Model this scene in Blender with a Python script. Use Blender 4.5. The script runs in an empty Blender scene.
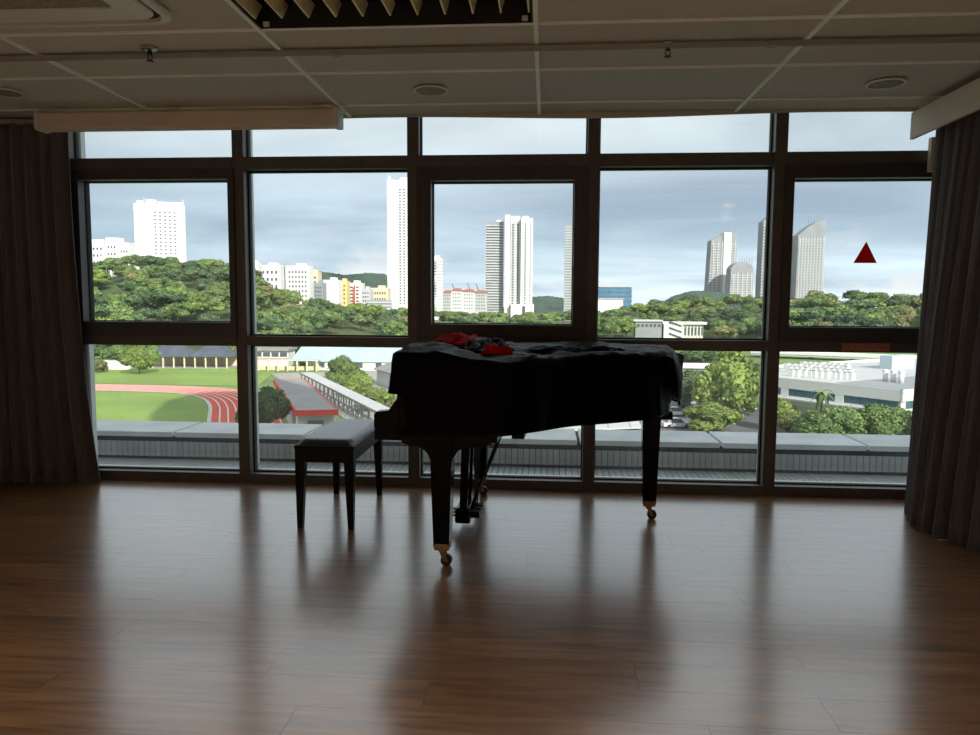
import bpy, bmesh, math, random
from mathutils import Vector, Matrix, noise as mnoise

# ------------------------------------------------------------------ camera
S = bpy.context.scene
COL = S.collection
EYE = Vector((0.0, 0.0, 1.22))
FPX = 735.0
C_R = Vector((0.99708754, 0.07604225, 0.0058327))
C_U = Vector((-0.01243268, 0.08661163, 0.99616457))
C_F = Vector((-0.07524541, 0.9933358, -0.08730478))
cd = bpy.data.cameras.new('camera')
cam = bpy.data.objects.new('camera', cd)
COL.objects.link(cam)
m3 = Matrix((C_R, C_U, -C_F)).transposed()
cam.matrix_world = Matrix.Translation(EYE) @ m3.to_4x4()
cd.sensor_fit = 'HORIZONTAL'
cd.sensor_width = 36.0
cd.lens = 36.0 * FPX / 980.0
cd.clip_start = 0.05
cd.clip_end = 6000
S.camera = cam
S.view_settings.view_transform = 'Standard'
S.view_settings.look = 'None'
S.view_settings.exposure = 0.42
S.view_settings.gamma = 1.0
S.view_settings.use_curve_mapping = False
S.cycles.max_bounces = 14
S.cycles.diffuse_bounces = 8
S.cycles.glossy_bounces = 5
S.cycles.transparent_max_bounces = 24


def ray(px, py):
    return C_F + C_R * ((px - 490.0) / FPX) + C_U * ((367.5 - py) / FPX)


def on_z(px, py, z):
    d = ray(px, py)
    return EYE + d * ((z - EYE.z) / d.z)


def on_y(px, py, y):
    d = ray(px, py)
    return EYE + d * (y / d.y)


# ------------------------------------------------------------------ node helpers
def lin(c):
    o = []
    for v in c[:3]:
        v = v / 255.0
        o.append(v / 12.92 if v <= 0.04045 else ((v + 0.055) / 1.055) ** 2.4)
    return (o[0], o[1], o[2], 1.0)


# ------------------------------------------------------------------ world
def build_world():
    w = bpy.data.worlds.new('sky')
    S.world = w
    w.use_nodes = True
    nt = w.node_tree
    nt.nodes.clear()
    N, L = nt.nodes.new, nt.links.new
    out = N('ShaderNodeOutputWorld')
    bg = N('ShaderNodeBackground')
    bg.inputs['Strength'].default_value = 1.12
    L(bg.outputs[0], out.inputs[0])
    tc = N('ShaderNodeTexCoord')
    sep = N('ShaderNodeSeparateXYZ')
    L(tc.outputs['Generated'], sep.inputs[0])
    # cloud layer seen in perspective: direction divided by height
    zc = N('ShaderNodeMath'); zc.operation = 'ABSOLUTE'
    L(sep.outputs['Z'], zc.inputs[0])
    za = N('ShaderNodeMath'); za.operation = 'ADD'; za.inputs[1].default_value = 0.10
    L(zc.outputs[0], za.inputs[0])
    dx = N('ShaderNodeMath'); dx.operation = 'DIVIDE'
    dy = N('ShaderNodeMath'); dy.operation = 'DIVIDE'
    L(sep.outputs['X'], dx.inputs[0]); L(za.outputs[0], dx.inputs[1])
    L(sep.outputs['Y'], dy.inputs[0]); L(za.outputs[0], dy.inputs[1])
    cb = N('ShaderNodeCombineXYZ')
    L(dx.outputs[0], cb.inputs['X']); L(dy.outputs[0], cb.inputs['Y'])
    n1 = N('ShaderNodeTexNoise'); n1.inputs['Scale'].default_value = 0.62
    n1.inputs['Detail'].default_value = 7; n1.inputs['Roughness'].default_value = 0.52
    n1.inputs['Distortion'].default_value = 0.35
    mp = N('ShaderNodeMapping'); mp.inputs['Location'].default_value = (3.1, 1.4, 0)
    mp.inputs['Scale'].default_value = (0.75, 1.0, 1)
    L(cb.outputs[0], mp.inputs['Vector']); L(mp.outputs[0], n1.inputs['Vector'])
    # elevation ramp
    er = N('ShaderNodeValToRGB')
    L(sep.outputs['Z'], er.inputs[0])
    e = er.color_ramp.elements
    e[0].position = 0.0; e[0].color = lin((212, 224, 231))
    e[1].position = 1.0; e[1].color = lin((196, 203, 208))
    for p, c in ((0.03, (200, 215, 226)), (0.075, (174, 193, 208)), (0.13, (168, 184, 200)), (0.17, (176, 190, 202)), (0.25, (198, 206, 212))):
        k = e.new(p); k.color = lin(c)
    cr = N('ShaderNodeValToRGB')
    L(n1.outputs['Fac'], cr.inputs[0])
    k = cr.color_ramp.elements
    k[0].position = 0.34; k[0].color = (0.74, 0.77, 0.81, 1)
    k[1].position = 0.68; k[1].color = (1.26, 1.24, 1.21, 1)
    q = k.new(0.5); q.color = (0.98, 0.98, 0.98, 1)
    mx = N('ShaderNodeMix'); mx.data_type = 'RGBA'; mx.blend_type = 'MULTIPLY'
    mx.inputs['Factor'].default_value = 1.0
    L(er.outputs[0], mx.inputs['A']); L(cr.outputs[0], mx.inputs['B'])
    # low cumulus heaps near the horizon
    n2 = N('ShaderNodeTexNoise'); n2.inputs['Scale'].default_value = 9.0
    n2.inputs['Detail'].default_value = 5; n2.inputs['Roughness'].default_value = 0.55
    mp2 = N('ShaderNodeMapping'); mp2.inputs['Scale'].default_value = (1, 1, 1.8)
    mp2.inputs['Location'].default_value = (0.2, 0.3, 0.0)
    L(tc.outputs['Generated'], mp2.inputs['Vector']); L(mp2.outputs[0], n2.inputs['Vector'])
    hr = N('ShaderNodeValToRGB')
    L(sep.outputs['Z'], hr.inputs[0])
    h = hr.color_ramp.elements
    h[0].position = 0.0; h[0].color = (1, 1, 1, 1)
    h[1].position = 0.105; h[1].color = (0, 0, 0, 1)
    k2 = N('ShaderNodeValToRGB')
    L(n2.outputs['Fac'], k2.inputs[0])
    k2.color_ramp.elements[0].position = 0.53; k2.color_ramp.elements[0].color = (0, 0, 0, 1)
    k2.color_ramp.elements[1].position = 0.62; k2.color_ramp.elements[1].color = (0.75, 0.75, 0.75, 1)
    mm = N('ShaderNodeMath'); mm.operation = 'MULTIPLY'
    L(hr.outputs[0], mm.inputs[0]); L(k2.outputs[0], mm.inputs[1])
    mx2 = N('ShaderNodeMix'); mx2.data_type = 'RGBA'
    mx2.inputs['B'].default_value = lin((232, 226, 224))
    L(mm.outputs[0], mx2.inputs['Factor']); L(mx.outputs['Result'], mx2.inputs['A'])
    L(mx2.outputs['Result'], bg.inputs['Color'])


build_world()

# sun: behind the building, to the right
SUN_AZ = math.radians(30)      # light travels towards -X and +Y
SUN_EL = math.radians(29)
sl = bpy.data.lights.new('sun', 'SUN')
sl.energy = 4.2
sl.color = (1.0, 0.94, 0.86)
sl.angle = math.radians(0.6)
sun = bpy.data.objects.new('sun', sl)
COL.objects.link(sun)
ldir = Vector((-math.sin(SUN_AZ) * math.cos(SUN_EL), math.cos(SUN_AZ) * math.cos(SUN_EL), -math.sin(SUN_EL)))
sun.rotation_euler = ldir.to_track_quat('-Z', 'Y').to_euler()
sun.location = (60, -120, 80)


# ------------------------------------------------------------------ materials
def mat(name, col, rough=0.6, metal=0.0, var=0.12, scale=8.0, stretch=(1, 1, 1), bump=0.0, bscale=None,
        spec=0.5, island=0.0, objvar=0.0, sheen=0.0, coord='Object', coat=0.0):
    m = bpy.data.materials.new(name)
    m.use_nodes = True
    nt = m.node_tree
    N, L = nt.nodes.new, nt.links.new
    p = nt.nodes['Principled BSDF']
    p.inputs['Roughness'].default_value = rough
    p.inputs['Metallic'].default_value = metal
    p.inputs['Specular IOR Level'].default_value = spec
    if sheen:
        p.inputs['Sheen Weight'].default_value = sheen
    if coat:
        p.inputs['Coat Weight'].default_value = coat
        p.inputs['Coat Roughness'].default_value = 0.05
    c = lin(col)
    tc = N('ShaderNodeTexCoord')
    mp = N('ShaderNodeMapping'); mp.inputs['Scale'].default_value = stretch
    L(tc.outputs[coord], mp.inputs['Vector'])
    nz = N('ShaderNodeTexNoise'); nz.inputs['Scale'].default_value = scale
    nz.inputs['Detail'].default_value = 5
    L(mp.outputs[0], nz.inputs['Vector'])
    rmp = N('ShaderNodeValToRGB')
    a, b = max(0, 1 - 2 * var), 1 + 2 * var
    rmp.color_ramp.elements[0].position = 0.3
    rmp.color_ramp.elements[1].position = 0.7
    rmp.color_ramp.elements[0].color = (c[0] * a, c[1] * a, c[2] * a, 1)
    rmp.color_ramp.elements[1].color = (c[0] * b, c[1] * b, c[2] * b, 1)
    L(nz.outputs['Fac'], rmp.inputs[0])
    src = rmp.outputs[0]
    for kind, amt in (('island', island), ('obj', objvar)):
        if not amt:
            continue
        if kind == 'island':
            g = N('ShaderNodeNewGeometry'); r = g.outputs['Random Per Island']
        else:
            g = N('ShaderNodeObjectInfo'); r = g.outputs['Random']
        mr = N('ShaderNodeMapRange')
        mr.inputs['To Min'].default_value = 1 - amt
        mr.inputs['To Max'].default_value = 1 + amt
        L(r, mr.inputs['Value'])
        mul = N('ShaderNodeVectorMath'); mul.operation = 'SCALE'
        L(src, mul.inputs[0]); L(mr.outputs[0], mul.inputs['Scale'])
        src = mul.outputs[0]
    L(src, p.inputs['Base Color'])
    if bump:
        bz = N('ShaderNodeTexNoise'); bz.inputs['Scale'].default_value = bscale or scale * 3
        bz.inputs['Detail'].default_value = 4
        L(mp.outputs[0], bz.inputs['Vector'])
        bp = N('ShaderNodeBump'); bp.inputs['Strength'].default_value = bump
        bp.inputs['Distance'].default_value = 0.01
        L(bz.outputs['Fac'], bp.inputs['Height']); L(bp.outputs[0], p.inputs['Normal'])
    return m


def mat_floor():
    m = mat('wood_vinyl', (118, 80, 54), rough=0.33, var=0.0, objvar=0.14, spec=0.5)
    nt = m.node_tree
    N, L = nt.nodes.new, nt.links.new
    p = nt.nodes['Principled BSDF']
    p.inputs['IOR'].default_value = 1.7
    p.inputs['Coat Weight'].default_value = 1.0
    p.inputs['Coat IOR'].default_value = 2.5
    p.inputs['Coat Roughness'].default_value = 0.20
    tc = N('ShaderNodeTexCoord')
    mp = N('ShaderNodeMapping'); mp.inputs['Scale'].default_value = (0.9, 9.0, 1)
    L(tc.outputs['Object'], mp.inputs['Vector'])
    oi = N('ShaderNodeObjectInfo')
    ad = N('ShaderNodeVectorMath'); ad.operation = 'ADD'
    sc = N('ShaderNodeVectorMath'); sc.operation = 'SCALE'; sc.inputs['Scale'].default_value = 31.0
    cbx = N('ShaderNodeCombineXYZ')
    L(oi.outputs['Random'], cbx.inputs[0]); L(oi.outputs['Random'], cbx.inputs[1]); L(cbx.outputs[0], sc.inputs[0])
    L(mp.outputs[0], ad.inputs[0]); L(sc.outputs[0], ad.inputs[1])
    nz = N('ShaderNodeTexNoise'); nz.inputs['Scale'].default_value = 2.6
    nz.inputs['Detail'].default_value = 8; nz.inputs['Roughness'].default_value = 0.6
    nz.inputs['Distortion'].default_value = 0.6
    L(ad.outputs[0], nz.inputs['Vector'])
    rp = N('ShaderNodeValToRGB')
    rp.color_ramp.elements[0].position = 0.28; rp.color_ramp.elements[0].color = lin((94, 63, 37))
    rp.color_ramp.elements[1].position = 0.72; rp.color_ramp.elements[1].color = lin((170, 124, 79))
    L(nz.outputs['Fac'], rp.inputs[0])
    old = p.inputs['Base Color'].links[0].from_node   # vector scale node
    L(rp.outputs[0], old.inputs[0])
    mr = N('ShaderNodeMapRange')
    mr.inputs['To Min'].default_value = 0.27; mr.inputs['To Max'].default_value = 0.40
    L(nz.outputs['Fac'], mr.inputs['Value']); L(mr.outputs[0], p.inputs['Roughness'])
    # long, gentle unevenness of the boards plus fine grain
    bz = N('ShaderNodeTexNoise'); bz.inputs['Scale'].default_value = 3.2; bz.inputs['Detail'].default_value = 3
    mpb = N('ShaderNodeMapping'); mpb.inputs['Scale'].default_value = (0.6, 14.0, 1)
    L(tc.outputs['Object'], mpb.inputs['Vector']); L(mpb.outputs[0], bz.inputs['Vector'])
    bp = N('ShaderNodeBump'); bp.inputs['Strength'].default_value = 0.10; bp.inputs['Distance'].default_value = 0.004
    L(bz.outputs['Fac'], bp.inputs['Height']); L(bp.outputs[0], p.inputs['Normal'])
    return m


def mat_glass():
    m = bpy.data.materials.new('window_glass')
    m.use_nodes = True
    nt = m.node_tree
    nt.nodes.clear()
    N, L = nt.nodes.new, nt.links.new
    o = N('ShaderNodeOutputMaterial')
    t = N('ShaderNodeBsdfTransparent'); t.inputs[0].default_value = (0.965, 0.98, 0.972, 1)
    g = N('ShaderNodeBsdfGlossy'); g.inputs['Roughness'].default_value = 0.0
    mx = N('ShaderNodeMixShader'); mx.inputs[0].default_value = 0.03
    L(t.outputs[0], mx.inputs[1]); L(g.outputs[0], mx.inputs[2])
    # faint film of dust, thicker in patches
    d = N('ShaderNodeBsdfTranslucent'); d.inputs[0].default_value = (0.8, 0.82, 0.8, 1)
    tc = N('ShaderNodeTexCoord')
    nz = N('ShaderNodeTexNoise'); nz.inputs['Scale'].default_value = 3.0; nz.inputs['Detail'].default_value = 4
    L(tc.outputs['Object'], nz.inputs['Vector'])
    mr = N('ShaderNodeMapRange'); mr.inputs['To Min'].default_value = 0.0; mr.inputs['To Max'].default_value = 0.05
    L(nz.outputs['Fac'], mr.inputs['Value'])
    m2 = N('ShaderNodeMixShader')
    L(mr.outputs[0], m2.inputs[0]); L(mx.outputs[0], m2.inputs[1]); L(d.outputs[0], m2.inputs[2])
    L(m2.outputs[0], o.inputs[0])
    return m


def mat_curtain():
    m = mat('curtain_cloth', (96, 90, 90), rough=0.9, var=0.10, scale=60, stretch=(1, 1, 0.12), bump=0.15, bscale=300, sheen=0.3)
    nt = m.node_tree
    N, L = nt.nodes.new, nt.links.new
    p = nt.nodes['Principled BSDF']
    out = [n for n in nt.nodes if n.type == 'OUTPUT_MATERIAL'][0]
    t = N('ShaderNodeBsdfTranslucent'); t.inputs[0].default_value = lin((84, 66, 62))
    mx = N('ShaderNodeMixShader'); mx.inputs[0].default_value = 0.12
    L(p.outputs[0], mx.inputs[1]); L(t.outputs[0], mx.inputs[2]); L(mx.outputs[0], out.inputs[0])
    return m


def mat_print(name, base, ink, sx, sz):
    """paper label with rows of small unreadable print"""
    m = mat(name, base, rough=0.5, var=0.05, scale=20)
    nt = m.node_tree
    N, L = nt.nodes.new, nt.links.new
    p = nt.nodes['Principled BSDF']
    tc = N('ShaderNodeTexCoord')
    mp = N('ShaderNodeMapping'); mp.inputs['Scale'].default_value = (sx, 1, sz)
    L(tc.outputs['Object'], mp.inputs['Vector'])
    nz = N('ShaderNodeTexNoise'); nz.inputs['Scale'].default_value = 1.0; nz.inputs['Detail'].default_value = 1
    L(mp.outputs[0], nz.inputs['Vector'])
    st = N('ShaderNodeMath'); st.operation = 'GREATER_THAN'; st.inputs[1].default_value = 0.52
    L(nz.outputs['Fac'], st.inputs[0])
    mx = N('ShaderNodeMix'); mx.data_type = 'RGBA'
    mx.inputs['A'].default_value = lin(base); mx.inputs['B'].default_value = lin(ink)
    L(st.outputs[0], mx.inputs['Factor']); L(mx.outputs['Result'], p.inputs['Base Color'])
    return m


M = {
    'floor': mat_floor(),
    'glass': mat_glass(),
    'curtain': mat_curtain(),
    'alu': mat('bronze_aluminium', (94, 87, 83), rough=0.45, metal=0.3, var=0.05, scale=14),
    'sash': mat('dark_sash_aluminium', (72, 68, 70), rough=0.42, metal=0.3, var=0.05, scale=14),
    'silver': mat('outer_sill_aluminium', (214, 222, 222), rough=0.45, metal=0.0, var=0.05),
    'gasket': mat('black_gasket', (22, 22, 24), rough=0.8, var=0.1),
    'tile': mat('ceiling_board', (200, 193, 180), rough=0.9, var=0.03, scale=40, bump=0.15, bscale=260, objvar=0.03),
    'tbar': mat('ceiling_runner', (246, 244, 238), rough=0.4, var=0.03),
    'white': mat('white_plastic', (216, 212, 204), rough=0.45, var=0.03),
    'grille': mat('grey_grille', (146, 140, 118), rough=0.7, var=0.15, scale=60),
    'wall': mat('painted_plaster', (214, 204, 188), rough=0.85, var=0.03, scale=4, bump=0.1, bscale=90),
    'cream': mat('cream_board', (214, 200, 178), rough=0.6, var=0.03, scale=6),
    'track': mat('painted_track', (150, 142, 130), rough=0.5, var=0.04),
    'chrome': mat('chrome', (200, 200, 198), rough=0.22, metal=1.0, var=0.03),
    'bronze': mat('dark_bronze', (50, 44, 40), rough=0.4, metal=0.6, var=0.05),
    'brass': mat('brass', (150, 122, 84), rough=0.35, metal=1.0, var=0.06),
    'louvre': mat('brushed_louvre', (250, 230, 176), rough=0.38, metal=0.35, var=0.05, scale=10),
    'dark': mat('dark_recess', (34, 31, 30), rough=0.8, var=0.1),
    'lacquer': mat('black_lacquer', (5, 5, 6), rough=0.14, var=0.05, spec=0.16),
    'satin': mat('black_satin_wood', (6, 6, 7), rough=0.35, var=0.08, spec=0.2),
    'vinyl': mat('black_vinyl_cushion', (34, 36, 40), rough=0.26, var=0.08, scale=30, bump=0.05, bscale=180, spec=0.8),
    'cover': mat('black_cover_cloth', (6, 6, 8), rough=0.45, var=0.15, scale=6, bump=0.5, bscale=30, spec=0.06),
    'lining': mat('red_lining_cloth', (226, 22, 34), rough=0.6, var=0.10, scale=9, bump=0.2, bscale=26, spec=0.12),
    'rubber': mat('black_rubber', (16, 16, 16), rough=0.6, var=0.1),
    'sticker': mat('red_vinyl_sticker', (168, 12, 40), rough=0.5, var=0.04),
    'notice': mat_print('red_notice_label', (196, 138, 116), (176, 62, 52), 130, 110),
    # outside
    'coping': mat('coping_stone', (222, 226, 228), rough=0.8, var=0.06, scale=3, bump=0.1, bscale=60, objvar=0.05),
    'walltile': mat('grey_wall_tile', (196, 200, 202), rough=0.5, var=0.06, scale=20, objvar=0.10),
    'joint_shade': mat('mortar_and_shade', (38, 37, 39), rough=0.9, var=0.15, scale=20),
    'grass': mat('grass', (110, 136, 70), rough=0.95, var=0.16, scale=0.09, coord='Object'),
    'field': mat('sports_turf', (132, 158, 74), rough=0.95, var=0.10, scale=0.06, coord='Object'),
    'runtrack': mat('red_running_track', (212, 86, 66), rough=0.9, var=0.06, scale=0.4),
    'line': mat('white_line_paint', (226, 220, 214), rough=0.8, var=0.03),
    'kerb': mat('pale_kerb', (206, 198, 190), rough=0.85, var=0.06),
    'concrete': mat('concrete_paving', (170, 166, 158), rough=0.9, var=0.08, scale=0.3),
    'asphalt': mat('asphalt', (108, 108, 112), rough=0.95, var=0.08, scale=0.5),
    'bwhite': mat('white_facade', (230, 230, 227), rough=0.85, var=0.02, scale=0.1),
    'bcream': mat('cream_facade', (222, 208, 178), rough=0.85, var=0.04, scale=0.1),
    'bgrey': mat('grey_facade', (150, 154, 158), rough=0.8, var=0.06, scale=0.1),
    'bpale': mat('pale_grey_facade', (196, 198, 198), rough=0.8, var=0.04, scale=0.1),
    'byellow': mat('yellow_facade', (224, 204, 142), rough=0.85, var=0.04, scale=0.1),
    'bwin': mat('dark_far_window', (84, 90, 98), rough=0.4, var=0.1),
    'bteal': mat('teal_window', (70, 104, 112), rough=0.25, var=0.15),
    'bblue': mat('blue_glass_front', (96, 134, 160), rough=0.3, var=0.1, scale=0.2),
    'blueroof': mat('pale_blue_metal_roof', (186, 206, 212), rough=0.55, var=0.05, scale=0.2),
    'greyroof': mat('grey_metal_roof', (152, 150, 148), rough=0.7, var=0.08, scale=0.3),
    'darkroof': mat('slate_roof', (84, 92, 104), rough=0.7, var=0.12, scale=0.5),
    'redroof': mat('red_tile_roof', (172, 106, 92), rough=0.8, var=0.08),
    'red': mat('red_fascia', (214, 64, 50), rough=0.6, var=0.04),
    'trunk': mat('bark', (110, 92, 72), rough=0.95, var=0.2, scale=2),
    'hill': mat('forest_floor', (80, 96, 54), rough=1.0, var=0.2, scale=0.05),
    'farhill': mat('far_wooded_hill', (66, 86, 74), rough=1.0, var=0.25, scale=0.03, bump=1.0, bscale=0.1),
    'leafA': mat('leaf_mid_green', (112, 134, 80), rough=0.8, var=0.22, scale=0.35, island=0.5, objvar=0.16, spec=0.2),
    'leafB': mat('leaf_yellow_green', (120, 140, 72), rough=0.8, var=0.20, scale=0.5, island=0.5, objvar=0.10, spec=0.2),
    'leafC': mat('leaf_dark_green', (90, 112, 76), rough=0.8, var=0.22, scale=0.4, island=0.5, objvar=0.14, spec=0.2),
    'leafD': mat('leaf_russet', (132, 132, 88), rough=0.85, var=0.22, scale=0.5, island=0.5, objvar=0.10, spec=0.2),
    'carwhite': mat('white_car_paint', (222, 224, 226), rough=0.3, var=0.02),
    'cardark': mat('grey_car_paint', (90, 94, 100), rough=0.3, var=0.02),
    'added_tube_on': mat('added_lit_tube', (255, 240, 220), rough=0.5, var=0.0),
    'orange': mat('orange_facade', (214, 150, 96), rough=0.85, var=0.05),
}


_p = M['added_tube_on'].node_tree.nodes['Principled BSDF']
_p.inputs['Emission Color'].default_value = (1.0, 0.82, 0.62, 1)
_p.inputs['Emission Strength'].default_value = 4.0
# thin red lining cloth lets some light through
_nt = M['lining'].node_tree
_o = [n for n in _nt.nodes if n.type == 'OUTPUT_MATERIAL'][0]
_t = _nt.nodes.new('ShaderNodeBsdfTranslucent'); _t.inputs[0].default_value = lin((255, 48, 62))
_m = _nt.nodes.new('ShaderNodeMixShader'); _m.inputs[0].default_value = 0.6
_nt.links.new(_nt.nodes['Principled BSDF'].outputs[0], _m.inputs[1]); _nt.links.new(_t.outputs[0], _m.inputs[2]); _nt.links.new(_m.outputs[0], _o.inputs[0])
# backlit film of the triangle sticker
_nt = M['sticker'].node_tree
_o = [n for n in _nt.nodes if n.type == 'OUTPUT_MATERIAL'][0]
_t = _nt.nodes.new('ShaderNodeBsdfTranslucent'); _t.inputs[0].default_value = lin((214, 14, 52))
_m = _nt.nodes.new('ShaderNodeMixShader'); _m.inputs[0].default_value = 0.6
_nt.links.new(_nt.nodes['Principled BSDF'].outputs[0], _m.inputs[1]); _nt.links.new(_t.outputs[0], _m.inputs[2]); _nt.links.new(_m.outputs[0], _o.inputs[0])


# ------------------------------------------------------------------ object helpers
def link(name, me, m=None, parent=None, loc=None, rz=None):
    o = bpy.data.objects.new(name, me)
    COL.objects.link(o)
    if m is not None and me is not None:
        me.materials.clear()
        me.materials.append(M[m] if isinstance(m, str) else m)
    if parent is not None:
        o.parent = parent
    if loc is not None:
        o.location = loc
    if rz is not None:
        o.rotation_euler = (0, 0, rz)
    return o


def tag(o, label, cat, group=None):
    o['label'] = label
    o['category'] = cat
    if group:
        o['group'] = group
    return o


def struct(o):
    o['kind'] = 'structure'
    return o


def thing(name, label, cat, loc=(0, 0, 0), rz=0.0, group=None):
    o = bpy.data.objects.new(name, None)
    COL.objects.link(o)
    o.empty_display_size = 0.1
    o.location = loc
    o.rotation_euler = (0, 0, rz)
    return tag(o, label, cat, group)


def anchor(name):
    o = bpy.data.objects.new(name, None)
    COL.objects.link(o)
    return struct(o)


class B:
    """bmesh collector"""
    def __init__(s):
        s.bm = bmesh.new()

    def box(s, x0, x1, y0, y1, z0, z1, bev=0.0):
        r = bmesh.ops.create_cube(s.bm, size=1.0)
        vs = r['verts']
        for v in vs:
            v.co = Vector(((x0 + x1) / 2 + v.co.x * (x1 - x0), (y0 + y1) / 2 + v.co.y * (y1 - y0), (z0 + z1) / 2 + v.co.z * (z1 - z0)))
        if bev:
            es = list({e for v in vs for e in v.link_edges})
            bmesh.ops.bevel(s.bm, geom=es, offset=bev, segments=2, affect='EDGES', profile=0.5)
        return s

    def hexa(s, bottom, top):
        """8-point block from two quads of points"""
        vb = [s.bm.verts.new(p) for p in bottom]
        vt = [s.bm.verts.new(p) for p in top]
        s.bm.faces.new(vb[::-1]); s.bm.faces.new(vt)
        n = len(vb)
        for i in range(n):
            s.bm.faces.new((vb[i], vb[(i + 1) % n], vt[(i + 1) % n], vt[i]))
        return s

    def tube(s, p0, p1, r0, r1=None, seg=12, caps=True):
        p0, p1 = Vector(p0), Vector(p1)
        r1 = r0 if r1 is None else r1
        d = (p1 - p0).normalized()
        a = d.orthogonal().normalized(); b = d.cross(a)
        A, C = [], []
        for i in range(seg):
            t = 2 * math.pi * i / seg
            o = a * math.cos(t) + b * math.sin(t)
            A.append(s.bm.verts.new(p0 + o * r0)); C.append(s.bm.verts.new(p1 + o * r1))
        for i in range(seg):
            j = (i + 1) % seg
            f = s.bm.faces.new((A[i], A[j], C[j], C[i])); f.smooth = True
        if caps:
            s.bm.faces.new(A[::-1]); s.bm.faces.new(C)
        return s

    def lathe(s, prof, seg=24, center=(0, 0, 0)):
        c = Vector(center)
        rings = []
        for r, z in prof:
            rings.append([s.bm.verts.new(c + Vector((r * math.cos(2 * math.pi * i / seg), r * math.sin(2 * math.pi * i / seg), z))) for i in range(seg)])
        for k in range(len(rings) - 1):
            for i in range(seg):
                j = (i + 1) % seg
                f = s.bm.faces.new((rings[k][i], rings[k][j], rings[k + 1][j], rings[k + 1][i])); f.smooth = True
        s.bm.faces.new(rings[0][::-1]); s.bm.faces.new(rings[-1])
        return s

    def prism(s, pts, z0, z1):
        return s.hexa([(p[0], p[1], z0) for p in pts], [(p[0], p[1], z1) for p in pts])

    def mesh(s, name):
        bmesh.ops.recalc_face_normals(s.bm, faces=s.bm.faces[:])
        me = bpy.data.meshes.new(name)
        s.bm.to_mesh(me); s.bm.free()
        return me

    def obj(s, name, m, parent=None, loc=None, rz=None):
        return link(name, s.mesh(name), m, parent, loc, rz)


def box(name, m, parent, x0, x1, y0, y1, z0, z1, bev=0.0):
    return B().box(x0, x1, y0, y1, z0, z1, bev).obj(name, m, parent)


RND = random.Random(7)

# ================================================================== ROOM SHELL
WL, WR, YB, YW, ZC = -3.95, 2.66, -3.6, 4.80, 2.40

fl = struct(box('floor', 'floor', None, WL - 0.1, WR + 0.1, YB, 4.9, -0.3, -0.012))
box('rear_boards', 'floor', fl, WL, WR, YB, 1.0, -0.012, 0.0)
PW, PL = 0.18, 1.22
pm = {}
row, y = 0, 1.0
while y < 4.74:
    y1 = min(y + PW, 4.745)
    x = WL - RND.random() * PL
    while x < WR:
        a, b = max(x, WL), min(x + PL, WR)
        if b - a > 0.05:
            key = (round(b - a, 3), round(y1 - y, 3))
            if key not in pm:
                w, d = b - a, y1 - y
                bb = B().hexa([(0.0, 0.0, -0.012), (w, 0.0, -0.012), (w, d, -0.012), (0.0, d, -0.012)],
                              [(0.0004, 0.0004, 0), (w - 0.0004, 0.0004, 0), (w - 0.0004, d - 0.0004, 0), (0.0004, d - 0.0004, 0)])
                pm[key] = bb.mesh('floor_plank')
            link('floor_plank', pm[key], 'floor', fl, (a, y, 0))
        x += PL
    y += PW

struct(box('wall_left', 'wall', None, WL - 0.2, WL, YB, 4.95, 0.0, 2.9))
struct(box('wall_right', 'wall', None, WR, WR + 0.2, YB, 4.95, 0.0, 2.9))
struct(box('wall_back', 'wall', None, WL - 0.2, WR + 0.2, YB - 0.2, YB, 0.0, 2.9))
struct(box('baseboard_left', 'cream', None, WL, WL + 0.012, YB, 4.6, 0.0, 0.09))
struct(box('baseboard_right', 'cream', None, WR - 0.012, WR, YB, 3.0, 0.0, 0.09))

# ---- ceiling: backing slab, boards, runners
ce = struct(box('ceiling', 'dark', None, WL - 0.2, WR + 0.2, YB - 0.2, 4.70, 2.60, 2.75))
XT = [-2.465 + 1.203 * k for k in range(-2, 6)]
YT = [4.475 - 0.618 * k for k in range(0, 14)]
YE = 4.728
tmesh = {}
ADDED_LIT = [(x, y) for x in (-3.668, -1.262, 1.144) for y in (0.149, -2.323)]  # cells of the unseen fittings added to brighten the room
AC = (-2.50, -1.55, 2.16, 3.10)
def tile(x0, x1, y0, y1):
    w, d = x1 - x0, y1 - y0
    key = (round(w, 3), round(d, 3))
    if key not in tmesh:
        tmesh[key] = B().hexa([(0.010, 0.010, 0), (w - 0.010, 0.010, 0), (w - 0.010, d - 0.010, 0), (0.010, d - 0.010, 0)],
                              [(0.004, 0.004, 0.016), (w - 0.004, 0.004, 0.016), (w - 0.004, d - 0.004, 0.016), (0.004, d - 0.004, 0.016)]).mesh('ceiling_tile')
    link('ceiling_tile', tmesh[key], 'tile', ce, (x0, y0, ZC + 0.007))
xs = [WL] + [x for x in XT if WL < x < WR] + [WR]
ys = [YE] + [y for y in YT if y > YB] + [YB]
for i in range(len(xs) - 1):
    for j in range(len(ys) - 1):
        x0, x1, y0, y1 = xs[i], xs[i + 1], ys[j + 1], ys[j]
        cx, cy = (x0 + x1) / 2, (y0 + y1) / 2
        if any(abs(cx - fx - 0.6) < 0.2 and abs(cy - fy - 0.31) < 0.2 for fx, fy in [(-1.262, 2.621)] + ADDED_LIT):
            continue            # light fitting sits here
        tile(x0, x1, y0, y1)
for x in xs[1:-1]:
    box('ceiling_runner', 'tbar', ce, x - 0.010, x + 0.010, YB, YE, ZC - 0.004, ZC + 0.03)
for y in ys[1:-1]:
    box('ceiling_cross_runner', 'tbar', ce, WL, WR, y - 0.0055, y + 0.0055, ZC - 0.002, ZC + 0.028)
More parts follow.
